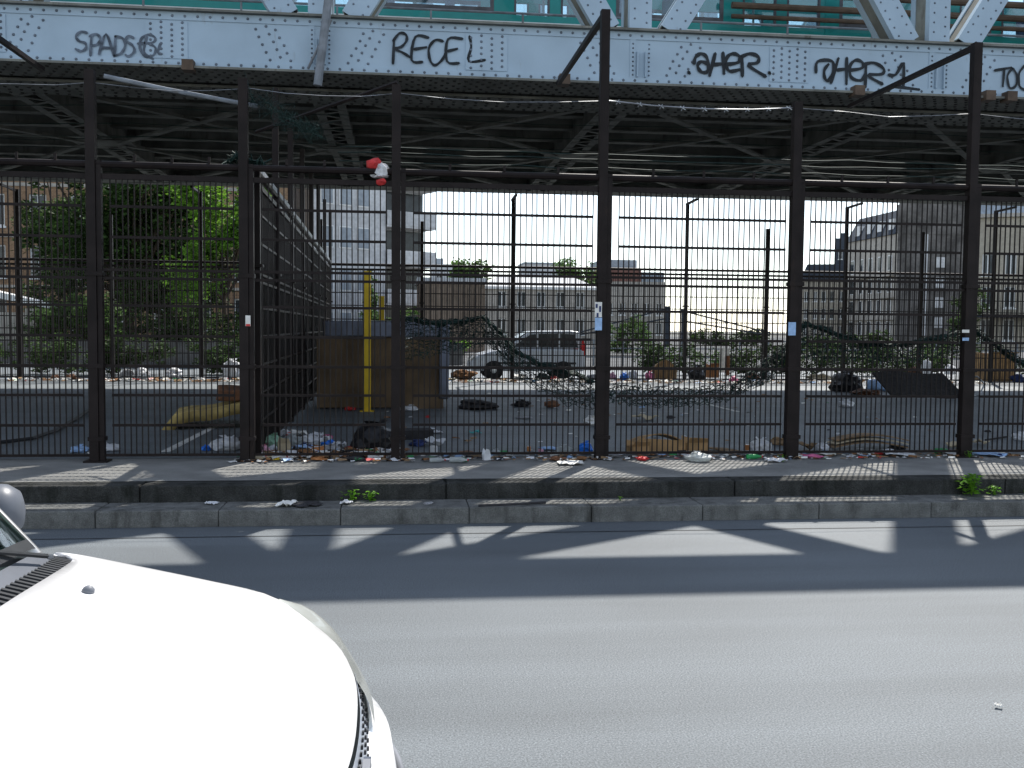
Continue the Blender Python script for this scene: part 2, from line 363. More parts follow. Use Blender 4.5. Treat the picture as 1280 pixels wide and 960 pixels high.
# floor: cross beams with lacing, stringers, arches, bracing
for nx in nodes:
    b = MB()
    for s in (-1, 1): b.box(nx+s*.17-.065, nx+s*.17+.065, YG+1.52, YG2, ZB-.03, ZB-.012); b.box(nx+s*.17-.01, nx+s*.17+.01, YG+1.52, YG2, ZB-.012, 5.5)
    t = YG+1.6; k = 0
    while t < YG2-.3:
        s = 1 if k % 2 else -1; b.bar((nx-s*.2, t, ZB-.034), (nx+s*.2, t+.28, ZB-.034), .06, .008); t += .28; k += 1
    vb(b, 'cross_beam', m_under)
YM = 18.6
y = YG+2.1
while y < YG2-.3:
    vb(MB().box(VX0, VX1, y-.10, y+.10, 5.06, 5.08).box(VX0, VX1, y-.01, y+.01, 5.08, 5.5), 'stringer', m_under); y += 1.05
b = MB(); y = YG+1.0
while y < YG2:                                        # jack arches of the deck soffit
    for k in range(6):
        a0, a1 = pi*k/6, pi*(k+1)/6
        b.quad((VX0, y+.5-.5*cos(a0), 5.45+.2*sin(a0)), (VX1, y+.5-.5*cos(a0), 5.45+.2*sin(a0)), (VX1, y+.5-.5*cos(a1), 5.45+.2*sin(a1)), (VX0, y+.5-.5*cos(a1), 5.45+.2*sin(a1)))
    y += 1.0
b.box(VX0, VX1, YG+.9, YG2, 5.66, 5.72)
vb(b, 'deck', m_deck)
for k, nx in enumerate(nodes):
    if not -12 < nx < 18: continue
    vb(MB().box(nx-.5, nx+.5, YM-.3, YM+.3, ZB-.055, ZB-.043), 'gusset_plate', m_under)
    for s in (-1, 1):
        for Y2 in (YG+.95, YG2-.3):
            b = MB().bar((nx+s*.3, YM+(.1 if Y2 > YM else -.1), ZB-.07), (nx+s*(PITCH-.25), Y2, ZB-.07-.012*(s > 0)), .11, .012)
            b.bar((nx+s*.3, YM+(.1 if Y2 > YM else -.1), ZB-.04), (nx+s*(PITCH-.25), Y2, ZB-.04), .012, .05)
            vb(b, 'wind_brace', m_under)
# track walkway: handrail, pipes, rails
b = MB(); b.tube([(VX0, 14.5, 6.12), (VX1, 14.5, 6.12)], .018, 6)
x = VX0
while x < VX1: b.box(x-.014, x+.014, 14.49, 14.51, 5.72, 6.12); x += 1.32
vb(b, 'handrail', m_pipe)
for z, r in ((6.42, .05), (6.26, .035), (6.62, .05)): vb(MB().tube([(4.9, 14.62, z), (VX1, 14.62, z)], r, 8), 'service_pipe', m_brownpipe)
for y in (15.6, 17.05, 19.4, 20.85): vb(MB().box(VX0, VX1, y-.035, y+.035, 5.721, 5.755), 'track_rail', m_pipe)
# slanting drain pipe over the girder at the left node
p0, p1 = on_y(413, -20, YG-.22), on_y(397, 107, YG-.22)
vb(MB().tube([p0, p1], .055, 10), 'drain_pipe', m_pipe, smooth=False)
p0, p1 = on_y(385, 86, YG-.1), on_y(414, 25, YG-.1); vb(MB().tube([p0, p1], .018, 6), 'pipe_strap', m_pipe)
for px in (236, 705, 1072, 1235, 1262): 
    c = on_y(px, 100, YG-.08); vb(MB().box(c.x-.07, c.x+.07, YG-.17, YG+.02, ZB-.07, ZB+.06), 'hanger_bracket', m_brownpipe)
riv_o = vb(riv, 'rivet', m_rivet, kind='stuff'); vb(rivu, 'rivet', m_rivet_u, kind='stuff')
# thin pigeon wires strung under the floor
b = MB()
for k in range(10):
    y = 14.9+k*.8; z = ZB-.15-.06*(k % 3); pts = [(-12+i*2.0, y+.1*sin(i*2.1+k), z-.07*(i % 2)-.12*noise.noise((i*.7, k*3.1, 1))) for i in range(15)]
    b.tube(pts, .006, 3, False)
vb(b, 'pigeon_wire', m_net, kind='stuff')
# spray-painted tags, each letter a ribbon of paint on the web
def strokes(name, sets, off, wd, m, cnt, sc_=4.0):
  it = iter(sets)
  for c_ in cnt:
    b = MB()
    for st in [next(it) for _ in range(c_)]:
        P = [on_y(off+x/sc_, y/sc_, YG-.016) for x, y in st]
        Q = []
        for i in range(len(P)-1):                       # smooth the hand-drawn line
            p0, p1, p2, p3 = P[max(i-1, 0)], P[i], P[i+1], P[min(i+2, len(P)-1)]
            for t in (0, .25, .5, .75):
                Q.append(.5*((2*p1)+(p2-p0)*t+(2*p0-5*p1+4*p2-p3)*t*t+(3*p1-p0-3*p2+p3)*t**3))
        Q.append(P[-1]); L = []
        for i, q in enumerate(Q):
            d = Q[min(i+1, len(Q)-1)]-Q[max(i-1, 0)]
            d = d.normalized() if d.length > 1e-6 else Vector((1, 0, 0)); n = Vector((-d.z, 0, d.x))*wd*.5*(1+.18*sin(i*1.3))
            L.append((q-n, q+n))
        for i in range(len(L)-1): b.quad(L[i][0]-Vector((0,.0003*(i%7),0)), L[i+1][0]-Vector((0,.0003*(i%7),0)), L[i+1][1]-Vector((0,.0003*(i%7),0)), L[i][1]-Vector((0,.0003*(i%7),0)))
        for q in (Q[0], Q[-1]):
            b.quad(q+Vector((-wd*.5, -.003, 0)), q+Vector((0, -.003, -wd*.5)), q+Vector((wd*.5, -.003, 0)), q+Vector((0, -.003, wd*.5)))
    vb(b, name, m)
strokes('graffiti', [[(435,165),(405,158),(380,182),(395,205),(425,215),(430,240),(405,256),(378,245)], [(452,278),(457,180)], [(448,182),(480,170),(502,193),(487,222),(455,228)],
    [(495,272),(530,170),(570,282)], [(505,238),(562,240)], [(572,276),(577,182)], [(577,182),(612,190),(626,225),(607,265),(572,278)], [(668,190),(642,180),(630,204),(660,225),(672,255),(645,282),(628,275)],
    [(690,218),(765,212),(775,188),(740,174),(706,195),(700,240),(725,282),(767,276),(778,240),(740,215)], [(735,185),(720,260),(765,295)], [(802,218),(790,262),(808,270)]], 0, .032, m_spray2, (1, 2, 2, 2, 1, 2, 1))
strokes('graffiti', [[(685,318),(690,200)], [(686,205),(718,166),(750,174),(752,205),(725,235),(692,242),(735,264),(770,286)], [(862,188),(797,184),(778,300),(832,310)], [(790,246),(852,236)],
    [(935,206),(897,200),(865,240),(870,300),(895,326),(930,300),(946,268)], [(1032,194),(960,196),(955,306),(1015,316)], [(957,256),(1006,244)], [(1068,182),(1076,235),(1064,306),(1145,300)]], 320, .034, m_spray, (2, 2, 1, 2, 1))
strokes('graffiti', [[(910,318),(918,286),(945,268),(972,284),(982,330),(974,360),(945,358),(928,330),(945,308),(978,318)], [(1016,268),(988,378)], [(1055,264),(1060,368)], [(1000,324),(1062,318)],
    [(1070,322),(1130,312),(1137,282),(1105,268),(1076,286),(1070,326),(1090,356),(1138,348)], [(1152,380),(1150,280)], [(1143,286),(1190,268),(1232,284),(1226,314),(1182,326),(1268,382)],
    [(882,360),(888,366)], [(1285,362),(1290,368)]], 640, .046, m_spray, (1, 3, 1, 2, 1, 1))
strokes('graffiti', [[(240,362),(248,308),(318,304),(328,350),(302,402),(284,390),(282,350),(302,322)], [(315,415),(352,292)], [(345,350),(396,344)], [(394,290),(392,420)],
    [(405,352),(470,340),(472,312),(440,300),(410,330),(416,386),(465,402),(484,372)], [(486,436),(490,328)], [(478,322),(530,314),(577,342),(570,370),(500,376),(572,420)], [(603,374),(640,372),(678,314),(676,432)],
    [(614,430),(755,448)], [(598,454),(603,458)]], 960, .042, m_spray, (2, 2, 1, 2, 2, 1))
strokes('graffiti', [[(1133,352),(1217,338)], [(1182,345),(1174,432)], [(1222,342),(1197,380),(1208,438),(1238,430),(1246,380),(1226,344)], [(1290,322),(1256,366),(1258,430),(1290,452)]], 960, .034, m_spray, (2, 1, 1))

# ------------------------------------------------------------------ metro train
tr = empty('metro_train', (3, 16.2, 5.76), 0, 'teal and white metro train crossing the viaduct behind the riveted truss', 'train')
TO = Vector((3, 16.2, 5.86))
def tb(b, name, m, parent=None, **k): return b.build(name, m, parent or tr, loc=-TO if parent is None else None, **k)
TY0, TY1, TX0, TX1 = 14.95, 17.45, -21.5, 27.5
tb(MB().box(TX0, TX1, TY0, TY1, 5.92, 6.02), 'car_floor', m_tgrey)
for ya, yb in ((TY0, TY0+.05), (TY1-.05, TY1)):
    tb(MB().box(TX0, TX1, ya-.004, yb+.004, 5.9, 6.24), 'skirt', m_twhite)
tb(MB().grid([[(x, TY0+.08*(1-cos(a))*0+ (TY0*0) + (16.2-1.25*cos(a)), 7.72+.55*sin(a)) for x in (TX0, TX1)] for a in [pi*i/10 for i in range(11)]]), 'roof', m_teal, solid=.04)
x = TX0; pitch = 3.5
while x < TX1-1:
    for side, (ya, yb) in enumerate(((TY0, TY0+.05), (TY1-.05, TY1))):
        yo = -.006 if side == 0 else .006
        # wall panels round the openings: window bay of 2.1, doorway of 1.4
        wp = MB().box(x, x+2.1, ya, yb, 6.242, 6.38).box(x, x+.22, ya, yb, 6.38, 7.3).box(x+1.88, x+2.1, ya, yb, 6.38, 7.3).box(x, x+3.5, ya, yb, 7.3, 7.74)
        tb(wp, 'wall_panel', m_teal)
        fr = MB(); f = .05; a, b_ = x+.22, x+1.88
        fr.box(a, b_, ya+yo, yb+yo, 6.38, 6.38+f).box(a, b_, ya+yo, yb+yo, 7.3-f, 7.3).box(a, a+f, ya+yo, yb+yo, 6.38+f, 7.3-f).box(b_-f, b_, ya+yo, yb+yo, 6.38+f, 7.3-f)
        fo = tb(fr, 'window', m_tgrey)
        MB().box(a+f, b_-f, ya+.018, yb-.018, 6.38+f, 7.3-f).build('pane', m_glass, fo)
        for d in (0, 1):
            xa = x+2.1+d*.7
            dp = MB().box(xa, xa+.7, ya+.008, yb-.004, 6.242, 6.34).box(xa, xa+.09, ya+.008, yb-.004, 6.34, 7.3).box(xa+.61, xa+.7, ya+.008, yb-.004, 6.34, 7.3)
            do = tb(dp, 'door', m_teal)
            MB().box(xa+.09, xa+.61, ya+.02, yb-.018, 6.34, 7.3).build('pane', m_glass, do)
            MB().box(xa+.085, xa+.115, ya+.0, yb, 6.345, 7.3).box(xa+.585, xa+.615, ya+.0, yb, 6.345, 7.3).build('window_seal', m_tgrey, do)
    for d in (.3, 1.2):
        tb(MB().box(x+d, x+d+.5, 15.3, 16.0, 6.021, 6.45).box(x+d, x+d+.12, 15.3, 16.0, 6.45, 6.98), 'seat', m_tseat)
    tb(MB().tube([(x+2.8, 16.2, 6.02), (x+2.8, 16.2, 8.1)], .02, 6), 'pole', m_pipe)
    x += pitch
for k in range(10): tb(MB().box(TX0+2+k*5, TX0+4.2+k*5, 15.8, 17.0, 5.76, 5.9), 'bogie', m_tgrey)

# ------------------------------------------------------------------ fences
RZ = [2.72, 2.43, 2.12, 2.04, 1.78, 1.49, 1.20, .92, .63, .34]
_shared = {}
def fence(name, label, loc, rz, posts, zoff, tall, lows, near=True, skip=()):
    fe = empty(name, loc, rz, label, 'fence')
    z0 = zoff
    for i, s in enumerate(posts):
        h = tall.get(i, lows.get(i, 3.97))-z0
        if near:
            b = MB().box(s-.075, s+.012, -.045, .045, 0, h).box(s+.016, s+.062, -.03, .03, 0, 3.15-z0)
            for z in (2.08, 1.2, .5): b.box(s-.085, s+.07, -.055, .055, z-z0-.02, z-z0+.02)
            b.box(s-.12, s+.10, -.09, .09, -.005, .012)
        else: b = MB().box(s-.04, s+.04, -.035, .035, 0, h).box(s-.08, s+.08, -.06, .06, 1.9, 1.93)
        b.build('post', m_fence, fe)
        if i in tall:
            L = 2.95 if near else -.9
            b = MB().bar((s-.03, 0, h-.03), (s-.03, L, h-.03+ (0.02)), .055, .05); b.build('brace_arm', m_fence, fe)
    for i in range(len(posts)-1):
        if i in skip: continue
        a, c = posts[i]+.135, posts[i+1]-.125
        if not near: a, c = posts[i]+.06, posts[i+1]-.06
        key = (round(c-a, 2), near)
        for z in RZ:
            ext = .07 if z in (2.12, 2.04, 1.20, .34) and near else 0
            r = .013 if near else .012
            MB().bar((a-ext, -.012, z-z0), (c+ext, -.012, z-z0), .012, r*2).build('rail', m_fence, fe)
        b = MB(); n = int(round((c-a)/.0555))
        for k in range(n+1):
            x = a+.004+(c-a-.008)*k/n; jx = random.choice((-1, 1))*(random.uniform(0, .003) if random.random() < .93 else random.uniform(.005, .012))
            b.bar((x+jx, 0, .33-z0), (x-jx, 0, 3.03-z0), .0105, .0105, (0, 1, 0))
        b.build('wire_mesh', m_wire, fe, kind='stuff')
        b = MB().tube([(posts[i]-.03, 0, 3.115-z0), (posts[i+1]-.03, 0, 3.115-z0)], .033, 8)
        b.build('top_rail', m_fence, fe)
        b = MB().bar((a-.08, 0, 3.0-z0), (c+.08, 0, 3.0-z0), .04, .05)
        if near:
            for t in (.2, .5, .8): b.box(a+(c-a)*t-.012, a+(c-a)*t+.012, -.01, .01, 3.15-z0, 3.21-z0)
        b.build('lower_rail', m_fence, fe)
    return fe
NP = [-7.15, -5.72, -4.29, -2.87, -1.46, 0.0, 2.06, 4.07, 5.99, 7.93, 9.86, 11.8]
nf = fence('mesh_fence', 'tall near black mesh fence standing along the kerb in front of the viaduct', (0, YF, PZ), 0, NP, PZ, {6: 4.76, 8: 4.60, 2: 4.7}, {3: 3.99, 4: 3.96, 5: 3.95, 7: 3.93})
# lower collar on the tall strips; posts 753 and 1207 also keep the ordinary post beside the strip
b = MB()                                              # barbed wire on the post tops
for z in (3.88,):
    for i in range(2, len(NP)-1):
        a, c = NP[i], NP[i+1]; pts = [(a+(c-a)*t, .02, z-PZ-.05*sin(pi*t)+.02*noise.noise((a*3+t*5, 2, 1))) for t in (0, .25, .5, .75, 1)]
        if i != 6: b.tube(pts, .0045, 3, False); continue
        b.tube(pts, .007, 4, False)
        for k in range(9):
            t = (k+.5)/9; p = Vector((a+(c-a)*t, .02, z-PZ-.05*sin(pi*t)))
            b.bar(p+Vector((-.02, -.02, -.03)), p+Vector((.02, .02, .03)), .006, .006); b.bar(p+Vector((.025, -.02, -.02)), p+Vector((-.02, .02, .025)), .006, .006)
b.build('barbed_wire', m_galv, nf, kind='stuff')
b = MB()
for z, yy in ((3.3, .03), (3.24, .2), (3.42, .4)):
    pts = [(-.6+i*.45, yy, z-PZ+.035*noise.noise((i*1.3, z*9, 4))) for i in range(22)]; b.tube(pts, .005, 3, False)
b.build('slack_wire', m_net, nf, kind='stuff')
a, c = on_y(130, 95, YF), on_y(322, 133, YF+.25)
nfo = Vector((0, YF, PZ))
MB().tube([a-nfo, (a*.6+c*.4)-nfo+Vector((0, 0, -.01)), c-nfo], .022, 8).build('bent_rail', m_pipe, nf, label='bent grey rail hanging down between two left posts')
a, c = on_y(497, 103, YF), on_y(320, 165, YF+1.2)
MB().tube([a-nfo, c-nfo], .02, 6).build('stay_bar', m_fence, nf)
# stickers on the posts
def sticker(px, py, wpx, hpx, m, zb=YF-.062):
    p = on_y(px, py, zb); w_, h_ = wpx/126/2, hpx/126/2
    MB().box(p.x-w_, p.x+w_, zb-.003, zb, p.z-h_, p.z+h_).build('sticker', m, nf, loc=-nfo)
    return p
sticker(748, 387, 9, 19, MC['paper']); sticker(748, 405, 9, 16, MC['lblue']); sticker(990, 411, 10, 17, MC['lblue']); sticker(310, 401, 6, 13, MC['paper']); sticker(1207, 414, 10, 4, MC['paper']); sticker(1207, 424, 9, 4, MC['lblue'])
p = on_y(310, 405, YF-.066); MB().box(p.x-.02, p.x+.02, YF-.067, YF-.0655, p.z-.02, p.z).build('sticker_print', MC['red'], nf, loc=-nfo)
for dx, dz, hh in ((-.02, .06, .05), (.015, .02, .07), (-.01, -.03, .05)):
    p = on_y(748, 390, YF-.066); MB().box(p.x+dx-.008, p.x+dx+.012, YF-.067, YF-.0655, p.z+dz-.02, p.z+dz+hh-.03).build('sticker_print', MC['navy'], nf, loc=-nfo)
k_ = 24.8/23
FP = [v*k_ for v in (-14.2, -12.2, -10.25, -8.29, -6.33, -4.4)]+[-1.9]+[v*k_ for v in (.52, 2.61, 4.78, 6.74, 8.71, 10.67, 12.6, 14.47, 16.5, 18.5, 20.5, 22.5)]
fence('mesh_fence', 'far black mesh fence with litter heaped at its foot beyond the shaded platform', (0, YFAR, PZ), 0, FP, PZ, {3: 4.75, 5: 4.8, 8: 4.8, 10: 4.8, 12: 4.8, 14: 4.8, 16: 4.7}, {4: 4.2, 6: 4.2, 7: 4.2, 9: 4.2, 11: 4.2, 13: 4.2, 15: 4.2}, near=False)
SP = [.25, 2.05, 4.0, 6.0, 8.0, 10.0, 12.2, 14.6]
sf = fence('mesh_fence', 'black mesh fence running away from the near fence beside the mattress and board box', (-1.40, YF, PZ), radians(91.0), SP, PZ, {}, {0: 3.14, **{i: 4.35 for i in range(1, 8)}}, near=False)
for i in range(7):                                     # boarding fixed to the lower half of the side fence
    L = SP[i+1]-SP[i]-.1
    for j in range(3):
        MB().box(SP[i]+.05, SP[i+1]-.05, .02, .045, .12+j*.62, .12+j*.62+.605).build('board', MC['dtan'] if (i+j) % 4 == 1 else m_fence, sf)
    MB().bar((SP[i], 0, 2.88), (SP[i+1], 0, 2.88), .05, .06).build('cap_rail', m_pipe, sf)

# ------------------------------------------------------------------ green netting
def net(name, label, top, bot, nu, nv, belly=.1, r=.006, seed=1, part=None):
    b = MB(); rnd = random.Random(seed)
    def along(P, t):
        t *= len(P)-1; i = min(int(t), len(P)-2); return P[i].lerp(P[i+1], t-i)
    G = [[along(top, i/nu).lerp(along(bot, i/nu), j/nv)+Vector((rnd.uniform(-.03, .03), belly*sin(pi*j/nv)*(.6+.6*noise.noise((i*.4, j*.4, seed)))+rnd.uniform(-.03, .03), rnd.uniform(-.03, .03))) for j in range(nv+1)] for i in range(nu+1)]
    for i in range(nu+1):
        for j in range(nv+1):
            for (a, c) in ((i+1, j), (i, j+1)):
                if a <= nu and c <= nv and rnd.random() > .06: b.tube([G[i][j], G[a][c]], r, 3, False)
    o = b.build(name, m_net); tag(o, label, 'netting', 'green nets snagged on the near fence'); return o
def bundle(name, label, P, n=14, spread=.06, r=.008, seed=2):
    b = MB(); rnd = random.Random(seed)
    for k in range(n):
        ph = rnd.uniform(0, 9); pts = []
        for i in range(len(P)-1):
            for t in (0, .25, .5, .75):
                p = P[i].lerp(P[i+1], t); q = len(pts)
                pts.append(p+Vector((noise.noise((q*.5+ph, k, 0)), noise.noise((q*.5, k+ph, 5)), noise.noise((q*.5+ph, k, 9)))) * spread * 2.2)
        b.tube(pts, r, 3, False)
    o = b.build(name, m_net); tag(o, label, 'netting', 'green nets snagged on the near fence'); return o
YN = YF+.35
Q = lambda L, Y=YN: [on_y(x, y, Y) for x, y in L]
bundle('safety_net', 'rolled dark green net peaking above the silver car behind the middle panel', Q([(500,398),(545,404),(580,402),(603,396),(625,415),(645,440),(675,455),(720,468),(748,480)]), 15, .035, .006, 3)
net('safety_net', 'torn green net hanging in a sheet in front of the board box and car', Q([(500,402),(560,406),(603,400),(640,436),(690,460),(740,476)]), Q([(505,450),(560,440),(610,430),(660,480),(710,505),(750,512)]), 60, 22, .15, .003, 5)
net('safety_net', 'green net sagging low between the stickered post and the next post right', Q([(748,478),(800,482),(860,486),(920,478),(960,450),(988,425)]), Q([(750,500),(800,507),(850,508),(910,500),(950,480),(990,455)]), 80, 14, .12, .0035, 7)
bundle('safety_net', 'long rolled green net hanging like a garland on the right panel', Q([(996,415),(1008,404),(1040,416),(1085,430),(1130,430),(1170,424),(1205,411)]), 18, .036, .006, 9)
bundle('safety_net', 'rolled green net sloping down to the right from the rightmost post', Q([(1210,408),(1232,422),(1255,440),(1285,458),(1310,470)]), 16, .04, .006, 11)
net('safety_net', 'green net sheet drooping below the garland of the right panel', Q([(996,415),(1040,418),(1085,432),(1130,432),(1205,414)]), Q([(996,445),(1040,455),(1085,450),(1130,455),(1205,440)]), 60, 14, .1, .003, 12)
bundle('safety_net', 'frayed green net clump flying off the second left post top', Q([(312,118),(345,140),(375,158),(408,172)], YF+.15), 22, .15, .0025, 13)
bundle('safety_net', 'small knotted green net hooked over the top rail by the second left post', Q([(285,200),(300,196),(318,203),(335,207)], YF+.1), 16, .05, .008, 15)
o = MB().tube([on_z(-60, 556, PZ+.03)] + [on_z(x, y, PZ+.03) for x, y in ((0, 553), (40, 548), (70, 538), (95, 523), (112, 512))], .022, 6).build('hose', m_black); tag(o, 'black hose curving over the shaded asphalt left of the leftmost post', 'hose')

# ------------------------------------------------------------------ big refuse: box, mattress, slabs, posts
bx = empty('board_box', (-.28, 16.15, PZ), radians(2), 'large brown board box under a blue grey mattress beside the yellow post', 'box')
MB().box(-1.02, .40, -.02, 0, .02, 1.16).build('front_board', MC['plywood'], bx)
MB().box(.404, 1.0, -.022, -.002, 0, 1.12).build('front_board', MC['plywood'], bx)
MB().box(-1.02, -1.0, .002, 1.0, .0, 1.14).box(.98, 1.0, .002, 1.0, 0, 1.12).build('side_board', MC['plywood'], bx)
MB().box(-1.02, 1.0, 1.002, 1.02, 0, 1.12).build('back_board', MC['plywood'], bx)
b = MB(); G = []
for i in range(25):
    row = []
    for j in range(9):
        u, v = i/24, j/8; x = -1.0+2.0*u; y = -.12+1.2*v; z = 1.17+.02*noise.noise((x*2, y*2, 3))
        row.append((x, y, z))
    G.append(row)
mt = empty('mattress', (-.28, 16.15, PZ), radians(2), 'blue grey mattress lying on the large brown board box', 'mattress')
def cushion(x0, x1, y0, y1, z0, z1, n=10, amp=.03, seed=0):
    b = MB(); b.box(x0, x1, y0, y1, z0, z1); me = b.mesh('c', m_black); bm = bmesh.new(); bm.from_mesh(me)
    bmesh.ops.subdivide_edges(bm, edges=bm.edges[:], cuts=n, use_grid_fill=True)
    for v in bm.verts:
        n_ = noise.noise_vector(v.co*2.3+Vector((seed, 0, 0))); v.co += n_*amp
        cx, cy = (v.co.x-x0)/(x1-x0)-.5, (v.co.y-y0)/(y1-y0)-.5
    r = MB(); r.v = [tuple(v.co) for v in bm.verts]; r.f = [tuple(v.index for v in f.verts) for f in bm.faces]; bm.free(); return r
cushion(-.92, .92, -.1, 1.1, 1.165, 1.40, 8, .035, 1).build('mattress_body', MC['mattress'], mt, smooth=True, bevel=0, sub=1)
cushion(.94, 1.10, -.12, 1.0, .15, 1.42, 7, .03, 4).build('hanging_flap', MC['mattress'], mt, smooth=True, sub=1)
for px, py, hh, lab, Y in ((459, 514, 2.16, 'yellow steel post standing in front of the board box', 0), (477, 486, 1.95, 'yellow steel post farther back, half hidden by the board box', 0)):
    p = on_z(px, py, PZ); e = empty('yellow_post', p, 0, lab, 'post', 'yellow steel posts')
    MB().box(-.055, .055, -.05, .05, 0, hh).build('post_tube', m_yellow, e, bevel=.008)
    MB().box(-.11, .11, -.11, .11, 0, .012).build('base_plate', m_yellow, e); MB().box(-.06, .06, -.055, .055, hh+.001, hh+.02).build('cap', m_yellow, e)
p = on_z(262, 532, PZ); e = empty('foam_mattress', p, radians(8), 'stained yellow foam mattress slumped on the asphalt left of the side fence', 'mattress')
b = MB(); G = [[(-.45+1.2*i/12, -.5+1.1*j/8, (.05+.20*(i/12)+.012*sin(i*.9))+.03*noise.noise((i*.3, j*.3, 1))-(.12 if i < 1 else 0)) for j in range(9)] for i in range(13)]
b.grid(G).build('foam_slab', MC['foam'], e, smooth=True, solid=.13)
cushion(.1, .9, -.3, .5, .34, .5, 6, .07, 8).build('dark_cover', MC['brown'], e, smooth=True, sub=1)
# leaning dark board with a bent metal frame, right
p = on_z(1165, 500, PZ); e = empty('leaning_board', p, radians(4), 'wide dark board leaning on rubbish at the right under the far fence', 'board')
G = [[(-.85+1.55*i/6, .0+.75*j/4, .05+.42*j/4+.03*sin(i)) for j in range(5)] for i in range(7)]
MB().grid(G).build('panel', MC['dark'], e, solid=.04)
MB().tube([(.75, 0, .05), (1.05, .05, .08), (1.2, .1, .3), (1.05, .12, .45), (.8, .2, .42)], .018, 6).build('bent_frame', m_galv, e)

# ------------------------------------------------------------------ litter
def blob(seed, sx, sy, sz, m, name, pos, label, cat='bag', knot=True, lump=.32, rz=None):
    bm = bmesh.new(); bmesh.ops.create_icosphere(bm, subdivisions=3, radius=1)
    for v in bm.verts:
        n1 = noise.noise(v.co*1.4+Vector((seed*3.1, 0, 0))); n2 = noise.noise(v.co*3.4+Vector((0, seed*5.3, 0))); n3 = abs(noise.noise(v.co*6+Vector((0, 0, seed))))
        v.co *= 1+lump*n1+lump*.6*n2-lump*.5*n3
        v.co.z = max(v.co.z*.9+.55, 0)
    b = MB(); bm.verts.ensure_lookup_table()
    b.v = [(v.co.x*sx, v.co.y*sy, v.co.z*sz) for v in bm.verts]; b.f = [tuple(q.index for q in f.verts) for f in bm.faces]; bm.free()
    o = b.build(name, m, loc=pos, smooth=False, rot=(0, 0, seed*1.3 if rz is None else rz)); tag(o, label, cat)
    if knot:
        k = MB()
        for a in (0, 2.2):
            d = Vector((cos(a+seed), sin(a+seed), 0))*sx*.45; z = 1.3*sz
            k.grid([[Vector((0, 0, z*.92))+d*t+Vector((-d.y, d.x, 0))*(u-.5)*(.3+t)+Vector((0, 0, t*sz*.55-.1*sz*t*t+.06*sz*noise.noise((t*4, u*4, seed)))) for u in (0, .33, .66, 1)] for t in (0, .35, .7, 1)])
        k.build('tied_end', m, o)
    return o
def sheet(seed, sx, sy, h, m, name, pos, label, cat='paper', n=7, th=.004):
    G = [[((i/n-.5)*sx, (j/n-.5)*sy, max(.004, h*(.5+.7*noise.noise((i*.55+seed*7, j*.55, seed)) + .35*noise.noise((i*1.3, j*1.3, seed*3))))) for j in range(n+1)] for i in range(n+1)]
    o = MB().grid(G).build(name, m, loc=pos, solid=th, rot=(0, 0, seed*2.1)); return tag(o, label, cat)
def carton(seed, sx, sy, sz, m, name, pos, label, cat='box', rz=0, flaps=True):
    e = empty(name, pos, rz, label, cat); t = .008
    MB().box(-sx/2, sx/2, -sy/2, -sy/2+t, 0, sz).box(-sx/2, sx/2, sy/2-t, sy/2, 0, sz).box(-sx/2, -sx/2+t, -sy/2+t, sy/2-t, 0, sz).box(sx/2-t, sx/2, -sy/2+t, sy/2-t, 0, sz).box(-sx/2+t, sx/2-t, -sy/2+t, sy/2-t, 0, t).build('box_body', m, e)
    if flaps:
        for s in (-1, 1): MB().bar((-sx/2, s*(sy/2), sz+.002), (sx/2, s*(sy/2), sz+.002), .004, .004).quad((-sx/2, s*sy/2, sz), (sx/2, s*sy/2, sz), (sx/2-.02, s*(sy/2+sy*.3), sz-.05*s), (-sx/2+.02, s*(sy/2+sy*.3), sz+.06)).build('flap', m, e, solid=.006)
    return e
def bottle(seed, L, r, m, pos, label, cap=None, rz=0):
    e = empty('bottle', Vector(pos)+Vector((0, 0, r)), rz, label, 'bottle')
    MB().lathe([(r*.8, 0), (r, L*.04), (r, L*.28), (r*.93, L*.33), (r, L*.38), (r, L*.62), (r*.4, L*.85), (r*.36, L*.95)], 10).build('bottle_body', m, e, rot=(0, pi/2, 0), smooth=True)
    MB().lathe([(r*.42, L*.94), (r*.42, L)], 10).build('bottle_cap', cap or MC['red'], e, rot=(0, pi/2, 0)); return e
def can(seed, L, r, m, pos, label, rz=0, up=False, name='can', cat='can'):
    e = empty(name, Vector(pos)+Vector((0, 0, 0 if up else r)), rz, label, cat)
    MB().lathe([(r*.8, 0), (r, L*.06), (r, L*.9), (r*.82, L*.97)], 12).build('can_body', m, e, rot=(0, 0 if up else pi/2, 0), smooth=False)
    MB().lathe([(r*.8, L*.972), (r*.8, L*.985)], 12).build('can_lid', m_alloy, e, rot=(0, 0 if up else pi/2, 0)); return e
S = [0]
def put(kind, px, py, wpx, col, label, hpx=None, rz=None, z=PZ, **k):
    S[0] += 1; s = S[0]*.71
    o = _put(kind, px, py, wpx, col, label, hpx, rz, z, s, **k)
    o['group'] = {'bag': 'plastic bags among the litter', 'rag': 'rags and wrappers among the litter', 'heap': 'leaf heaps', 'paper': 'paper sheets among the litter', 'card': 'flat cardboard among the litter', 'box': 'cartons among the litter', 'bottle': 'plastic and glass bottles by the fence', 'can': 'cans by the fence', 'cup': 'cups by the fence'}[kind]
    return o
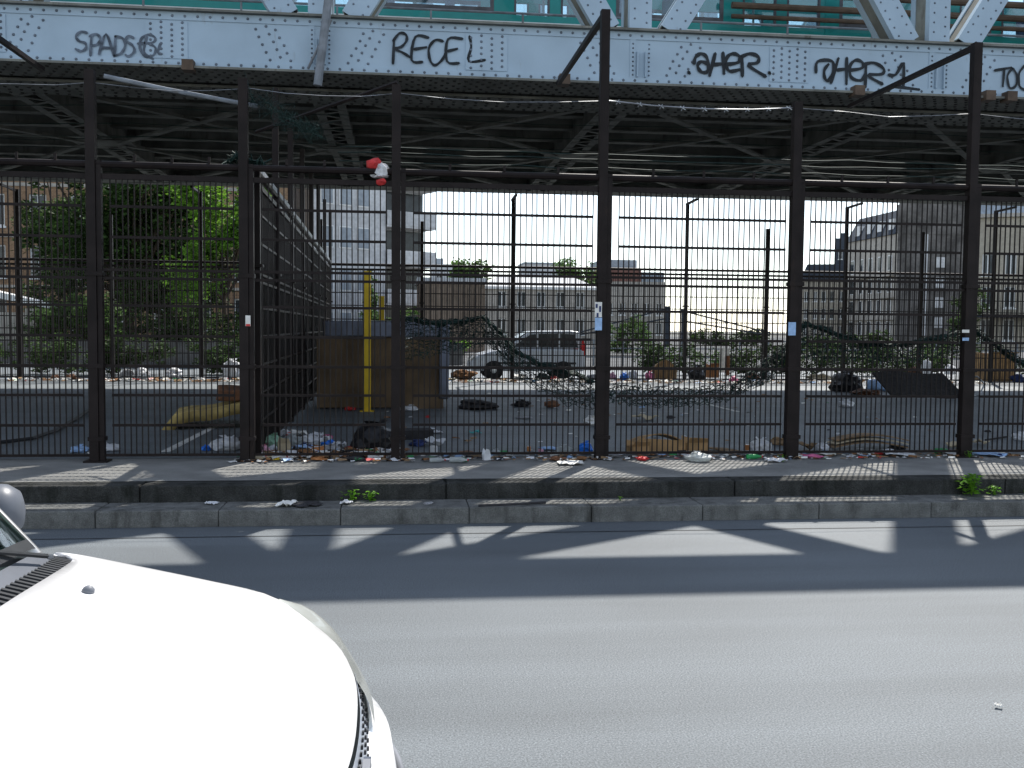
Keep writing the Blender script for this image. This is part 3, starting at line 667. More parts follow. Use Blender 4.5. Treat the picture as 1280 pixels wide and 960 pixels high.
def _put(kind, px, py, wpx, col, label, hpx, rz, z, s, **k):
    p = on_z(px, py, z+.002); sc1 = FPX/p.y; w_ = wpx/sc1; h_ = (hpx or wpx*.6)/sc1; m = MC[col]
    if kind == 'bag': return blob(s, w_*.5, w_*.42, h_*.62, m, 'plastic_bag', p, label, 'bag', **k)
    if kind == 'rag': return blob(s, w_*.5, w_*.35, h_*.62, m, 'rag', p, label, 'rag', knot=False, lump=.55, **k)
    if kind == 'heap': return blob(s, w_*.5, w_*.35, h_*.62, m, 'leaf_heap', p, label, 'leaves', knot=False, lump=.6, **k)
    if kind == 'paper': return sheet(s, w_, w_*.8, h_, m, 'paper', p, label, 'paper')
    if kind == 'card': return sheet(s, w_, w_*.6, h_, m, 'cardboard', p, label, 'cardboard', n=4, th=.012)
    if kind == 'box': return carton(s, w_, w_*.7, h_, m, 'cardboard_box' if col in ('tan', 'dtan', 'orange') else 'carton', p, label, rz=rz if rz is not None else s)
    if kind == 'bottle': return bottle(s, w_, w_*.15, m, p, label, rz=rz if rz is not None else s)
    if kind == 'can': return can(s, w_, w_*.27, m, p, label, rz=rz if rz is not None else s*.3)
    if kind == 'cup': return can(s, w_*1.1, w_*.42, m, p, label, up=True, name='cup', cat='cup')
put('bag', 100, 565, 24, 'lblue', 'pale blue crumpled bag just left of the leftmost post', 9)
put('bag', 139, 563, 26, 'white', 'white crumpled bag just right of the leftmost post', 9)
put('paper', 121, 567, 18, 'paper', 'flat white paper at the foot of the leftmost post', 4)
put('bag', 284, 562, 40, 'white', 'white plastic bag behind the fence left of the second post', 17)
put('rag', 258, 563, 14, 'blue', 'small blue rag left of the white bag by the second post', 8)
put('bag', 329, 566, 18, 'pink', 'pink little bag in the litter right of the second post', 11)
put('bag', 341, 560, 26, 'lgreen', 'pale green plastic bag in the litter heap right of the second post', 18)
put('box', 355, 566, 15, 'beige', 'small beige carton in the litter heap right of the second post', 12, rz=.2)
put('paper', 375, 564, 30, 'lblue', 'pale blue crumpled sheet in the middle of the left litter heap', 9)
put('bag', 389, 556, 30, 'white', 'white bag on top of the left litter heap', 14)
put('rag', 398, 566, 22, 'orange', 'orange crumpled wrapper in the left litter heap', 9)
put('rag', 376, 552, 38, 'dark', 'dark limp cloth lying in the left litter heap', 8)
put('bag', 416, 566, 24, 'grey', 'grey plastic bag against the black rubbish bag', 11)
put('rag', 412, 559, 18, 'blue', 'blue wrapper between orange wrapper and black rubbish bag', 9)
put('rag', 360, 549, 10, 'red', 'small red wrapper at the back of the left litter heap', 9)
put('rag', 410, 548, 16, 'magenta', 'magenta wrapper at the back of the left litter heap', 6)
put('can', 360, 573, 14, 'white', 'white can lying in front of the fence below the left litter heap', rz=.1)
put('rag', 346, 574, 16, 'yellow', 'yellow wrapper in front of the fence right of the second post', 4)
put('rag', 399, 574, 28, 'orange', 'orange peel strip lying in front of the fence below the left litter heap', 4)
put('rag', 443, 575, 30, 'dark', 'black scrap of cloth on the pavement below the black rubbish bag', 5)
put('card', 330, 574, 22, 'beige', 'beige scrap of card on the pavement right of the second post', 4)
put('bag', 467, 562, 68, 'black', 'big black rubbish bag behind the fence left of the third post', 36, rz=.4, lump=.18)
put('card', 468, 570, 40, 'beige', 'beige flattened card under the black rubbish bag', 4)
put('cup', 485, 571, 7, 'white', 'white cup left of the third post'); put('cup', 503, 571, 8, 'white', 'white cup right of the third post')
o = carton(3, .42, .3, .09, MC['dark'], 'suitcase', on_z(518, 548, PZ), 'flat dark suitcase lying right of the third post', 'suitcase', rz=.1, flaps=False)
MB().box(-.21, .21, -.15, .15, .091, .11).build('suitcase_lid', MC['dark'], o)
put('rag', 522, 557, 26, 'navy', 'navy rag in front of the dark suitcase', 9); put('paper', 541, 557, 28, 'white', 'white crumpled paper right of the dark suitcase', 11)
put('cup', 542, 570, 12, 'white', 'white squat cup between third post and clear bottles')
put('bottle', 537, 578, 20, 'clear', 'clear plastic bottle in front of the fence, left of two', rz=.1); put('bottle', 562, 578, 24, 'clear', 'clear plastic bottle in front of the fence, right of two', rz=-.2)
put('bag', 575, 577, 20, 'green', 'small green bag right of the clear bottles', 5)
put('rag', 582, 567, 24, 'brown', 'brown flat rag above the clear bottles', 4); put('box', 608, 575, 9, 'white', 'small white carton in front of the middle panel', 7, rz=.3)
put('bag', 620, 569, 14, 'clear', 'clear crumpled wrapper right of the small white carton', 8)
put('cup', 661, 564, 6, 'orange', 'orange cap standing behind the middle panel'); put('rag', 676, 566, 8, 'pink', 'pink wrapper under the orange cap', 6)
put('paper', 686, 562, 26, 'lblue', 'pale blue strip of paper behind the middle panel', 4); put('bag', 705, 566, 24, 'clear', 'clear plastic bag left of the bright blue bag', 10)
put('bag', 732, 565, 22, 'blue', 'bright blue plastic bag left of the stickered post', 14)
put('paper', 713, 580, 32, 'paper', 'white sheet of paper on the pavement left of the stickered post', 4); put('rag', 698, 575, 22, 'brown', 'brown twiggy scrap on the pavement by the white sheet', 5)
put('rag', 727, 575, 18, 'leaf', 'rust brown leaf clump left of the stickered post foot', 5)
put('box', 797, 566, 24, 'tan', 'tan carton flap lying left of the arched cardboard', 9, rz=.25)
e = empty('cardboard', on_z(829, 565, PZ), 0, 'large arched sheet of cardboard behind the panel right of the stickered post', 'cardboard')
MB().grid([[(-.30+.62*i/10, .0+.35*j, (.19*sin(pi*min(1, (i+1.5)/11.5))**.7)*(1-.25*j)) for j in (0, .5, 1)] for i in range(11)]).build('sheet', MC['tan'], e, solid=.012)
MB().quad((-.28, -.02, .0), (.30, -.02, .0), (.30, -.0, .12), (-.26, 0, .15)).build('front_flap', MC['tan'], e, solid=.01)
put('box', 868, 564, 28, 'tan', 'small tan box right of the arched cardboard', 12, rz=.1); put('cup', 856, 551, 6, 'lblue', 'pale blue cup on the ground behind the small tan box')
put('rag', 880, 562, 16, 'brown', 'brown shoe shaped rag right of the small tan box', 7); put('bag', 872, 576, 34, 'clear', 'clear crinkled bag in front of the fence below the small tan box', 12)
put('rag', 812, 556, 30, 'green', 'dark green strip under the arched cardboard', 4); put('can', 787, 574, 9, 'dark', 'dark can in front of the fence right of the stickered post', rz=1.2)
put('rag', 803, 575, 18, 'red', 'red and pale packet in front of the arched cardboard', 5); put('rag', 765, 571, 20, 'grey', 'grey scrap at the foot of the stickered post', 5); put('rag', 842, 562, 10, 'red', 'small red packet leaning on the arched cardboard', 8)
put('bottle', 933, 574, 22, 'green', 'bright green bottle in front of the fence left of the fifth post', rz=.05); put('bag', 950, 566, 30, 'white', 'white full plastic bag left of the fifth post', 20)
put('cup', 934, 563, 7, 'orange', 'brown paper cup left of the white full bag'); put('card', 905, 564, 40, 'dtan', 'flat damp cardboard left of the brown cup', 4)
put('rag', 975, 556, 24, 'dtan', 'brown heap of card touching the left of the fifth post', 11); put('card', 1008, 562, 26, 'dtan', 'brown torn card right of the fifth post', 12)
put('paper', 970, 577, 24, 'white', 'white paper scrap on the pavement at the fifth post', 5); put('bag', 1029, 563, 20, 'white', 'white plastic bag left of the long flattened cardboard', 11)
e = empty('cardboard', on_z(1088, 562, PZ), radians(-3), 'long flattened pile of pale cardboard behind the right panel', 'cardboard')
for j in range(3): sheet_o = MB().grid([[(-.44+.85*i/7+.03*j, .1*k_-.05+.04*j, .02+.035*j+.10*max(0, sin(pi*i/7))*(.6+.4*noise.noise((i, j, 2)))) for k_ in (0, 1.2, 2.4)] for i in range(8)]).build('sheet', MC['dtan'] if j != 1 else MC['beige'], e, solid=.01)
put('rag', 1122, 561, 26, 'dark', 'dark cloth strip on the right end of the long cardboard', 5); put('paper', 1120, 569, 46, 'white', 'long torn white sheet below the long cardboard', 7); put('rag', 1098, 568, 14, 'red', 'red scrap left of the long torn white sheet', 5)
put('rag', 1017, 572, 26, 'magenta', 'red and white packet in front of the fence right of the fifth post', 5); put('paper', 1035, 569, 20, 'paper', 'pale paper scrap right of the red and white packet', 4)
put('bottle', 1168, 567, 24, 'green', 'green glass bottle left of the rightmost post', rz=.1); put('paper', 1190, 568, 22, 'white', 'white paper scrap at the foot of the rightmost post', 5); put('card', 1192, 559, 26, 'beige', 'beige card left of the rightmost post', 7)
put('paper', 1238, 569, 40, 'lblue', 'pale blue sheet in front of the fence right of the rightmost post', 4); put('rag', 1250, 571, 8, 'navy', 'navy scrap on the end of the pale blue sheet', 5)
put('bag', 1276, 550, 22, 'white', 'white bag on the asphalt at the right edge of the photo', 12); put('card', 1225, 556, 24, 'beige', 'beige card behind the fence right of the rightmost post', 8)
o = MB().tube([on_z(1232, 550, PZ+.02), on_z(1258, 546, PZ+.02)], .012, 6).build('stick', MC['dark']); tag(o, 'short dark stick on the asphalt right of the rightmost post', 'stick')
for a in [(333, 553, 22, 'white crumpled paper at the back left of the left litter heap', 12), (352, 546, 18, 'white screwed up paper behind the small beige carton', 10), (371, 545, 26, 'white sheet half under the dark limp cloth', 8), (387, 568, 16, 'white scrap of paper between pale blue sheet and orange wrapper', 7),
          (406, 554, 20, 'white paper wad beside the magenta wrapper', 10), (424, 560, 18, 'white paper wad touching the black rubbish bag', 9), (343, 569, 16, 'white paper scrap below the pale green bag', 6), (396, 547, 16, 'white paper scrap at the back right of the left litter heap', 8)]:
    put('paper', a[0], a[1], a[2], 'paper' if a[0] % 2 else 'white', a[3], a[4])
put('bag', 365, 557, 30, 'clear', 'clear plastic bag in the middle of the left litter heap', 15); put('bottle', 352, 555, 26, 'clear', 'clear plastic bottle lying across the left litter heap', rz=.5); put('rag', 381, 561, 20, 'navy', 'navy rag under the white bag of the left litter heap', 8)
# middle of the platform
put('bag', 512, 513, 26, 'white', 'white limp bag at the foot of the board box', 7); put('rag', 437, 513, 14, 'red', 'small red and white scrap left of the yellow post foot', 5); put('rag', 449, 510, 14, 'grey', 'grey scrap at the foot of the near yellow post', 6)
put('rag', 598, 510, 62, 'dark', 'long black garment dropped on the asphalt right of the board box', 11); put('rag', 652, 508, 24, 'black', 'black crumpled cloth right of the long black garment', 9); put('rag', 690, 509, 22, 'brown', 'dark brown shoe like rag right of the black cloth', 9)
put('bag', 741, 531, 26, 'paper', 'white crumpled paper bag alone on the asphalt left of the stickered post', 12); put('card', 806, 525, 32, 'beige', 'beige card flat on the asphalt behind the stickered post', 8); put('rag', 838, 523, 12, 'dark', 'small dark scrap right of the beige card', 4)
put('bag', 1058, 508, 24, 'white', 'white bag alone on the shaded asphalt before the black rubbish bags', 9); put('rag', 535, 522, 8, 'red', 'tiny red cap on the asphalt before the board box', 3); put('paper', 594, 542, 14, 'teal', 'teal scrap on the asphalt behind the middle panel', 4)
put('paper', 545, 541, 18, 'white', 'white paper strip on the asphalt right of the suitcase', 3); put('paper', 655, 523, 20, 'grey', 'grey paper strip flat on the asphalt in the middle', 2); put('rag', 1235, 540, 8, 'dark', 'tiny dark clod on the asphalt at the far right', 3)
# along the far fence
for a in [(290, 473, 26, 'white', 'big white domed bag left of the side fence', 24), (218, 473, 22, 'white', 'white bag at the far fence left of the big domed bag', 14), (178, 473, 22, 'white', 'greyish white bag at the far fence, right of two side by side', 14), (160, 473, 18, 'grey', 'grey bag at the far fence, left of two side by side', 12),
          (765, 474, 14, 'pink', 'pink bag at the far fence right of the stickered post', 9), (780, 475, 13, 'blue', 'blue bag between the pink and the white far bags', 10), (791, 474, 14, 'white', 'white bag right of the blue far bag', 12), (812, 475, 13, 'magenta', 'magenta bag left of the cardboard dome', 12),
          (871, 474, 28, 'black', 'black rubbish bag right of the cardboard dome at the far fence', 18), (1158, 470, 15, 'white', 'tall white bag standing before the right far fence', 24), (1188, 468, 16, 'white', 'white bag right of the tall white far bag', 13), (1168, 475, 22, 'white', 'low white bag in front of the tall white far bag', 9),
          (1058, 489, 46, 'black', 'large black rubbish bag right of the fifth post', 26), (1100, 488, 34, 'lblue', 'pale blue bag between the black rubbish bag and the leaning board', 17), (1126, 482, 22, 'white', 'white bag behind the leaning board', 14), (1210, 474, 20, 'white', 'white crumpled bag at the far fence left of the tall box', 8)]:
    put('bag', *a)
for a in [(88, 474, 16, 'brown', 'brown rag at the far fence right of the left wall pier', 7), (70, 474, 10, 'brown', 'small rust brown rag at the far left fence', 6), (693, 476, 14, 'red', 'red rag at the foot of the far fence below the silver car', 7), (678, 474, 20, 'dark', 'dark rag below the silver car at the far fence', 8), (648, 475, 18, 'paper', 'white rag below the silver car at the far fence', 8),
          (917, 478, 14, 'magenta', 'pink red rag at the far fence right of the orange box', 9), (940, 474, 24, 'brown', 'brown rag heap at the far fence left of the fifth post', 9), (1025, 475, 30, 'beige', 'beige heap of rags right of the fifth post at the far fence', 9), (1142, 472, 22, 'brown', 'brown rag heap left of the tall white far bag', 16),
          (1082, 493, 50, 'brown', 'brown blanket under the black and pale blue bags', 8), (1272, 478, 18, 'navy', 'dark blue rag right of the tall cardboard box', 12), (1262, 476, 10, 'yellow', 'yellow rag beside the dark blue rag', 8), (960, 473, 22, 'paper', 'white rag heap at the far fence by the fifth post', 8), (740, 474, 18, 'grey', 'grey rag at the far fence behind the stickered post', 7)]:
    put('rag', *a)
put('heap', 580, 474, 28, 'leaf', 'heap of rust brown leaves left of the silver car', 14); put('paper', 560, 476, 20, 'beige', 'beige scrap left of the leaf heap', 4)
e = empty('cardboard', on_z(831, 474, PZ), 0, 'tan dome of bent cardboard standing at the far fence', 'cardboard')
MB().grid([[(-.33+.66*i/8, .25*j, .5*sin(pi*(i+.6)/9.2)**.6*(1-.1*j)) for j in (0, 1)] for i in range(9)]).build('sheet', MC['tan'], e, solid=.015)
MB().grid([[(-.33+.66*i/8, .02, .5*j*sin(pi*(i+.6)/9.2)**.6*.97) for j in (.02, 1)] for i in range(9)]).build('face', MC['tan'], e, solid=.01)
put('box', 890, 472, 15, 'orange', 'small orange box at the far fence right of the black rubbish bag', 16, rz=.2); put('box', 1243, 476, 40, 'tan', 'tall open cardboard box at the far fence right of the rightmost post', 36, rz=.1)
put('box', 1215, 470, 20, 'dtan', 'brown box left of the tall open cardboard box', 14, rz=.3)
p = on_y(905, 452, YFAR-.1); o = MB().grid([[(p.x-.12+.25*i/5, YFAR-.1+.04*sin(i*2), p.z-.28+.62*j/6+.04*noise.noise((i, j, 1))) for j in range(7)] for i in range(6)]).build('hanging_cloth', MC['paper'], solid=.01); tag(o, 'white cloth with a brown side hanging on the far fence above the orange box', 'cloth')
MB().grid([[(p.x+.02+.12*i/3, YFAR-.13+.03*sin(i*2), p.z-.35+.5*j/5) for j in range(6)] for i in range(4)]).build('red_side', MC['brown'], o, solid=.006)
o = blob(4.4, .10, .08, .11, MC['white'], 'caught_bag', on_y(474, 222, YF+.03), 'red and white bag caught on the top rail left of the third post', 'bag', knot=False, lump=.5)
blob_r = MB(); bm = bmesh.new(); bmesh.ops.create_icosphere(bm, subdivisions=2, radius=1)
for v in bm.verts: v.co *= 1+.4*noise.noise(v.co*2)
blob_r.v = [(v.co.x*.08-.04, v.co.y*.07-.03, v.co.z*.06+.13) for v in bm.verts]+[(v.co.x*.05+.05, v.co.y*.05-.04, v.co.z*.035-.05) for v in bm.verts]
nv = len(bm.verts); blob_r.f = [tuple(q.index for q in f.verts) for f in bm.faces]+[tuple(q.index+nv for q in f.verts) for f in bm.faces]; bm.free()
blob_r.build('red_patch', MC['red'], o, kind='stuff')
# uncountable scraps
def scraps(name, m, boxes, seed):
    r = random.Random(seed); b = MB()
    for (x0, x1, y0, y1, n, s0, s1) in boxes:
        for _ in range(n):
            x, y = r.uniform(x0, x1), r.uniform(y0, y1); s = r.uniform(s0, s1); a = r.uniform(0, 6.3); u = Vector((cos(a), sin(a), 0))*s; v = Vector((-sin(a), cos(a), 0))*s*r.uniform(.3, .9)
            c = Vector((x, y, PZ+.006)); h = Vector((0, 0, s*r.uniform(.2, .8)))
            b.quad(c-u-v, c+u-v+h*.3, c+u+v*.1+h, c-u+v*.1+h*.8); b.quad(c-u+v*.1+h*.8, c+u+v*.1+h, c+u+v+h*.2, c-u+v+h*.5)
    o = b.build(name, m); tag(o, None, None, None, 'stuff'); return o
NB = (-1.6, 6.6, 9.74, 10.35); FB = (-9, 15, 23.7, 24.7)
for i, (nm, c, dn, df) in enumerate((('litter_scraps', 'paper', 190, 420), ('litter_scraps', 'white', 110, 220), ('litter_scraps', 'dtan', 150, 220), ('litter_scraps', 'leaf', 170, 220), ('litter_scraps', 'lblue', 30, 40), ('litter_scraps', 'red', 16, 30), ('litter_scraps', 'green', 16, 24), ('litter_scraps', 'black', 70, 70))):
    scraps(nm, MC[c], [(*NB, dn, .01, .045), (*FB, df, .02, .10), (-1.35, .05, 10.0, 10.75, int(dn*.75), .02, .085), (-1.2, 8, 10.5, 20, dn//6, .015, .05)], 30+i)

# ------------------------------------------------------------------ weeds and gutter bits
def weed(px, py, z, hpx, n, label, seed):
    p = on_z(px, py, z); r = random.Random(seed)
    if z < PZ: p.y = min(p.y, YK2-.06)
    h = hpx*p.y/FPX; e = empty('weed', p, 0, label, 'weed', 'weeds on the kerb'); b = MB(); s = MB()
    for k in range(max(3, n//7)):
        a = r.uniform(0, 6.3); s.tube([(0, 0, 0), (cos(a)*h*.2, sin(a)*h*.15, h*r.uniform(.5, .9))], .004, 3, False)
    for k in range(n):
        c = Vector((r.gauss(0, .3)*h, r.gauss(0, .2)*h, r.uniform(.1, 1)*h)); a = r.uniform(0, 6.3); u = Vector((cos(a), sin(a)*.7, r.uniform(-.3, .6)))*h*.2; v = Vector((-sin(a), cos(a), r.uniform(-.4, .4)))*h*.11
        b.quad(c-u, c-v, c+u, c+v)
    b.build('leaves', m_weed, e); s.build('stems', m_weed, e)
weed(441, 624, .135, 15, 46, 'leafy green weed on the kerb, left of two close together', 1); weed(463, 624, .135, 13, 60, 'leafy green weed on the kerb, right of two close together', 2)
weed(1211, 618, .135, 28, 90, 'tall green weed on the kerb below the rightmost post', 3); weed(1226, 614, .135, 12, 60, 'low spreading weed at the foot of the tall kerb weed', 4); weed(1268, 614, .135, 9, 50, 'low weed on the kerb at the right edge of the photo', 5); weed(775, 625, .135, 5, 20, 'tiny green weed on the kerb below the stickered post', 6); weed(1212, 572, PZ, 9, 50, 'small weed at the foot of the rightmost post', 7); weed(978, 577, PZ, 9, 30, 'small weed at the foot of the fifth post', 8)
S[0] = 200
put('paper', 358, 632, 24, 'paper', 'white torn paper on the kerb left of the two weeds', 7, z=.135); put('rag', 385, 631, 40, 'dark', 'dark rag strip on the kerb beside the white torn paper', 4, z=.135); put('paper', 433, 630, 14, 'white', 'small white paper against the two kerb weeds', 5, z=.135); put('paper', 265, 630, 14, 'white', 'small flat white paper on the left kerb', 3, z=.135); put('rag', 536, 630, 14, 'grey', 'grey scrap on the kerb right of the two weeds', 3, z=.135)
o = MB().tube([on_z(598, 632, .15), on_z(645, 630, .16), on_z(682, 628, .15)], .011, 6).build('stick', MC['dark']); tag(o, 'long thin dark stick lying on the kerb left of the middle', 'stick')
put('paper', 1248, 884, 9, 'paper', 'tiny white curl of paper alone on the sunlit road', 5, z=0.003)

# ------------------------------------------------------------------ parked car in the foreground
car = empty('parked_car', (.02, 2.03, 0), radians(-2), 'white small car in the foreground with its bonnet filling the lower left', 'car')
def cpart(b, name, m, parent=None, **k): return b.build(name, m, parent or car, **k)
def mirror_curve(h): return [(x, -y, z) for x, y, z in reversed(h) if y > 1e-4]+h      # right side .. nose .. left side
def resample(C, n):
    P = [Vector(c) for c in C]; L = [0]
    for i in range(1, len(P)): L.append(L[-1]+(P[i]-P[i-1]).length)
    out = []
    for k in range(n+1):
        t = L[-1]*k/n; i = 0
        while i < len(P)-2 and L[i+1] < t: i += 1
        p0, p1, p2, p3 = P[max(i-1, 0)], P[i], P[i+1], P[min(i+2, len(P)-1)]; f = (t-L[i])/max(1e-6, L[i+1]-L[i])
        out.append(.5*((2*p1)+(p2-p0)*f+(2*p0-5*p1+4*p2-p3)*f*f+(3*p1-p0-3*p2+p3)*f**3))
    return out
H1 = [(-.110, 0, .735), (-.112, .1, .738), (-.121, .24, .75), (-.140, .356, .762), (-.193, .507, .785), (-.295, .667, .81), (-.383, .745, .842), (-.48, .768, .868), (-.695, .785, .908), (-.92, .80, .950), (-1.0, .81, .958)]
edge = resample(mirror_curve(H1), 60)
cowl = resample(mirror_curve([(-.862, 0, 1.0), (-.864, .2, 1.0), (-.872, .42, .992), (-.89, .58, .98), (-.915, .70, .968), (-.96, .78, .961), (-1.0, .81, .958)]), 60)
G = []
for k in range(13):
    t = k/12; row = []
    for a, c in zip(edge, cowl):
        p = a.lerp(c, t); bul = .034*sin(pi*t)*(1-.55*t)+.008*sin(pi*t)*cos(p.y*9)*0
        p.z += bul*(1-abs(p.y/.85)**4); row.append(p)
    G.append(row)
hood = cpart(MB().grid(G), 'bonnet', m_carpaint, smooth=True, solid=.012)
for y in (.30, -.30):
    q = min((p for row in G for p in row), key=lambda p: (p.x+.77)**2+(p.y-y-.06)**2)
    cpart(MB().lathe([(.014, -.004), (.015, .006), (.010, .013), (.004, .016)], 12, q), 'washer_nozzle', m_gplastic, hood, smooth=True)
# headlights, grille, bumper: bands that wrap round the nose below the bonnet edge
B2 = [(-.08, 0, .615), (-.083, .15, .617), (-.088, .33, .625), (-.093, .425, .635), (-.114, .536, .66), (-.172, .663, .71), (-.234, .74, .765), (-.31, .782, .81), (-.384, .748, .840)]
B3 = [(-.04, 0, .585), (-.042, .2, .585), (-.05, .4, .587), (-.08, .56, .59), (-.14, .70, .595), (-.25, .79, .60), (-.45, .83, .61), (-.52, .835, .615)]
def band(h0, h1, y0, y1, n, name, m, side=1, bulge=0, **k):
    def cut(h):
        P = resample(h, 80); return [p for p in P if y0-1e-3 <= p.y <= y1+1e-3]
    a, c = resample(cut(h0), n), resample(cut(h1), n); R = []
    for t in (0, .2, .4, .6, .8, 1):
        R.append([Vector((p.x+bulge*sin(pi*t), (p.y+bulge*.6*sin(pi*t))*side, p.z)) for p in [a_.lerp(c_, t) for a_, c_ in zip(a, c)]])
    if side < 0: R = [list(reversed(r)) for r in R]
    return cpart(MB().grid(R), name, m, smooth=True, **k)
for s in (1, -1):
    hl = band([(x-.002, y, z-.004) for x, y, z in H1[:7]], B2, .36, .79, 16, 'headlight', m_lens, s, .010)
    cpart(MB().lathe([(.002, -.05), (.04, 0), (.044, .004)], 14, (0, 0, 0)), 'reflector', m_alloy, hl, loc=(-.29, s*.58, .70), rot=(0, pi/2, 0), smooth=True)
gr_b = []
Pg = resample(mirror_curve([(-.104, 0, .725), (-.112, .2, .735), (-.14, .40, .75)]), 24); Pl = resample(mirror_curve([(-.088, 0, .607), (-.094, .2, .61), (-.112, .44, .63)]), 24)
grl = cpart(MB().grid([[a.lerp(c, t) for a, c in zip(Pg, Pl)] for t in (0, .5, 1)]), 'grille', m_grille, smooth=True)
b = MB()
for i in range(1, 24):
    for t in (.2, .5, .8):
        j = i+.5*(int(t*10) % 2); a = Pg[min(int(j), 23)].lerp(Pg[min(int(j)+1, 24)], j-int(j)); c = Pl[min(int(j), 23)].lerp(Pl[min(int(j)+1, 24)], j-int(j)); p = a.lerp(c, t)
        b.box(p.x+.001, p.x+.006, p.y-.0035, p.y+.0035, p.z-.0045, p.z+.0045)
b.build('grille_holes', m_black, grl, kind='stuff')
b = MB()                                              # chrome chevron shape in the middle of the grille
for dz in (0, -.05): b.bar((-.088, -.085, .65+dz), (-.082, 0, .70+dz), .016, .022); b.bar((-.088, .085, .65+dz), (-.082, 0, .70+dz), .016, .022)
cpart(b, 'badge', m_alloy, grl)
B4 = [(-.02, 0, .50), (-.024, .2, .50), (-.036, .41, .50), (-.07, .57, .50), (-.13, .71, .50), (-.25, .80, .50), (-.45, .84, .50), (-.55, .845, .50)]
B5 = [(x-.006, y*.998, .40) for x, y, z in B4]
B6 = [(x-.045, y*.975, .22) for x, y, z in B4]
B2b = [(x-.014, y-.002, z-.004) for x, y, z in B2]
rows = [resample(mirror_curve(h), 48) for h in (B2b, B3, B4, B5, B6)]
bump = cpart(MB().grid(rows), 'bumper', m_carpaint, smooth=True)
cpart(MB().grid([[(p.x+.010, p.y*1.004, p.z-dz) for p in resample(mirror_curve(B4), 48)] for dz in (0.01, .05)]), 'bumper_strip', m_gplastic, bump, smooth=True, solid=.01)
MB().box(-.06, -.012, -.26, .26, .30, .40).build('number_plate', MC['white'], bump)
# body sides, cabin
for s in (1, -1):
    fs = [[(-.386, .752, .838), (-.52, .838, .66), (-.55, .842, .45), (-.55, .82, .22)], [(-.62, .782, .892), (-.64, .84, .72), (-.64, .85, .62), (-.64, .845, .58)], [(-.85, .797, .935), (-.85, .846, .78), (-.85, .855, .70), (-.85, .85, .66)],
          [(-1.0, .813, .956), (-1.06, .852, .80), (-1.12, .86, .45), (-1.12, .84, .2)], [(-1.6, .80, .97), (-1.6, .855, .80), (-1.6, .86, .45), (-1.6, .84, .2)], [(-2.6, .80, .99), (-2.6, .855, .82), (-2.6, .86, .45), (-2.6, .84, .2)], [(-3.3, .77, .99), (-3.35, .82, .82), (-3.4, .83, .5), (-3.4, .8, .3)]]
    fs = [[(x, s*y, z) for x, y, z in r] for r in fs]; fs = fs if s > 0 else [list(reversed(r)) for r in fs]
    sd_ = cpart(MB().grid(fs), 'side_panel', m_carpaint, smooth=True)
    cpart(MB().tube([(-1.72, s*.87, .82), (-1.88, s*.87, .82)], .014, 6), 'door_handle', m_carpaint, sd_)
    for x in (-.80, -2.75):
        wh = cpart(MB().lathe([(.20, -.08), (.27, -.085), (.295, -.06), (.30, 0), (.295, .06), (.27, .085), (.20, .08)], 28), 'wheel', m_rubber, loc=(x, s*.76, .30), rot=(pi/2, 0, 0), smooth=True)
        MB().lathe([(.20, -.04), (.19, .05), (.06, .08), (.03, .085)] if s < 0 else [(.03, -.085), (.06, -.08), (.19, -.05), (.20, .04)], 20).build('rim', m_alloy, wh)
WB = resample(mirror_curve([(-.95, 0, 1.03), (-.957, .3, 1.026), (-.972, .5, 1.015), (-.995, .66, .998), (-1.025, .785, .968)]), 30)
WT = resample(mirror_curve([(-1.50, 0, 1.50), (-1.52, .3, 1.495), (-1.55, .5, 1.475), (-1.58, .62, 1.455)]), 30)
def wrow(t): return [a.lerp(c, t)+Vector((.03*sin(pi*t), 0, .05*sin(pi*t))) for a, c in zip(WB, WT)]
cpart(MB().grid([wrow(t)[2:29] for t in (.02, .15, .3, .45, .6, .75, .97)]), 'windscreen', m_cglass, smooth=True)
for s in (0, 1):                                        # dark border band and painted pillar
    sl_ = slice(0, 3) if s == 0 else slice(28, 31)
    cpart(MB().grid([wrow(t)[sl_] for t in (0, .25, .5, .75, 1)]), 'pillar', m_carpaint, smooth=True, solid=.03)
    i0, i1 = (2, 3) if s == 0 else (28, 27)
    cpart(MB().grid([[p+Vector((0, 0, .003)) for p in (wrow(t)[i0], wrow(t)[i0].lerp(wrow(t)[i1], .4))] for t in (.02, .25, .5, .75, 1)]), 'windscreen_seal', m_black, smooth=True)
cpart(MB().grid([[p+Vector((0, 0, .0025)) for p in wrow(t)[2:29]] for t in (.01, .03, .05)]), 'windscreen_border', m_black, smooth=True)
# cowl: plastic tray with louvres between bonnet and windscreen
tray = cpart(MB().grid([[a.lerp(c, t)-Vector((0, 0, .012+.012*sin(pi*t))) for a, c in zip(resample(cowl, 30), wrow(.01))] for t in (0, .33, .66, 1)]), 'cowl_tray', m_lgrey, smooth=True)
A_, B_ = resample(cowl, 120), resample(wrow(.01), 120); b = MB()
for i in range(10, 112, 2):
    if 56 < i < 62: continue
    p = A_[i].lerp(B_[i], .06); q = A_[i].lerp(B_[i], .5); b.bar(p+Vector((0, 0, -.012)), q+Vector((0, 0, -.014)), .013, .014)
b.build('louvres', m_black, tray, kind='stuff')
def wiper(p, q, name='wiper'):
    b = MB().tube([p, Vector(p).lerp(Vector(q), .5)+Vector((0, 0, .03)), q], [.007, .006, .004], 6); o = cpart(b, name, m_black)
    d = Vector(q)-Vector(p); MB().bar(Vector(q)-d*.45+Vector((.0, 0, .0)), Vector(q)+d*.3+Vector((0, 0, -.004)), .012, .016).build('wiper_blade', m_rubber, o)
wiper((-.945, .60, 1.0), (-1.03, .08, 1.085)); wiper((-.94, -.1, 1.02), (-1.02, -.52, 1.075))
b = MB(); hs = []
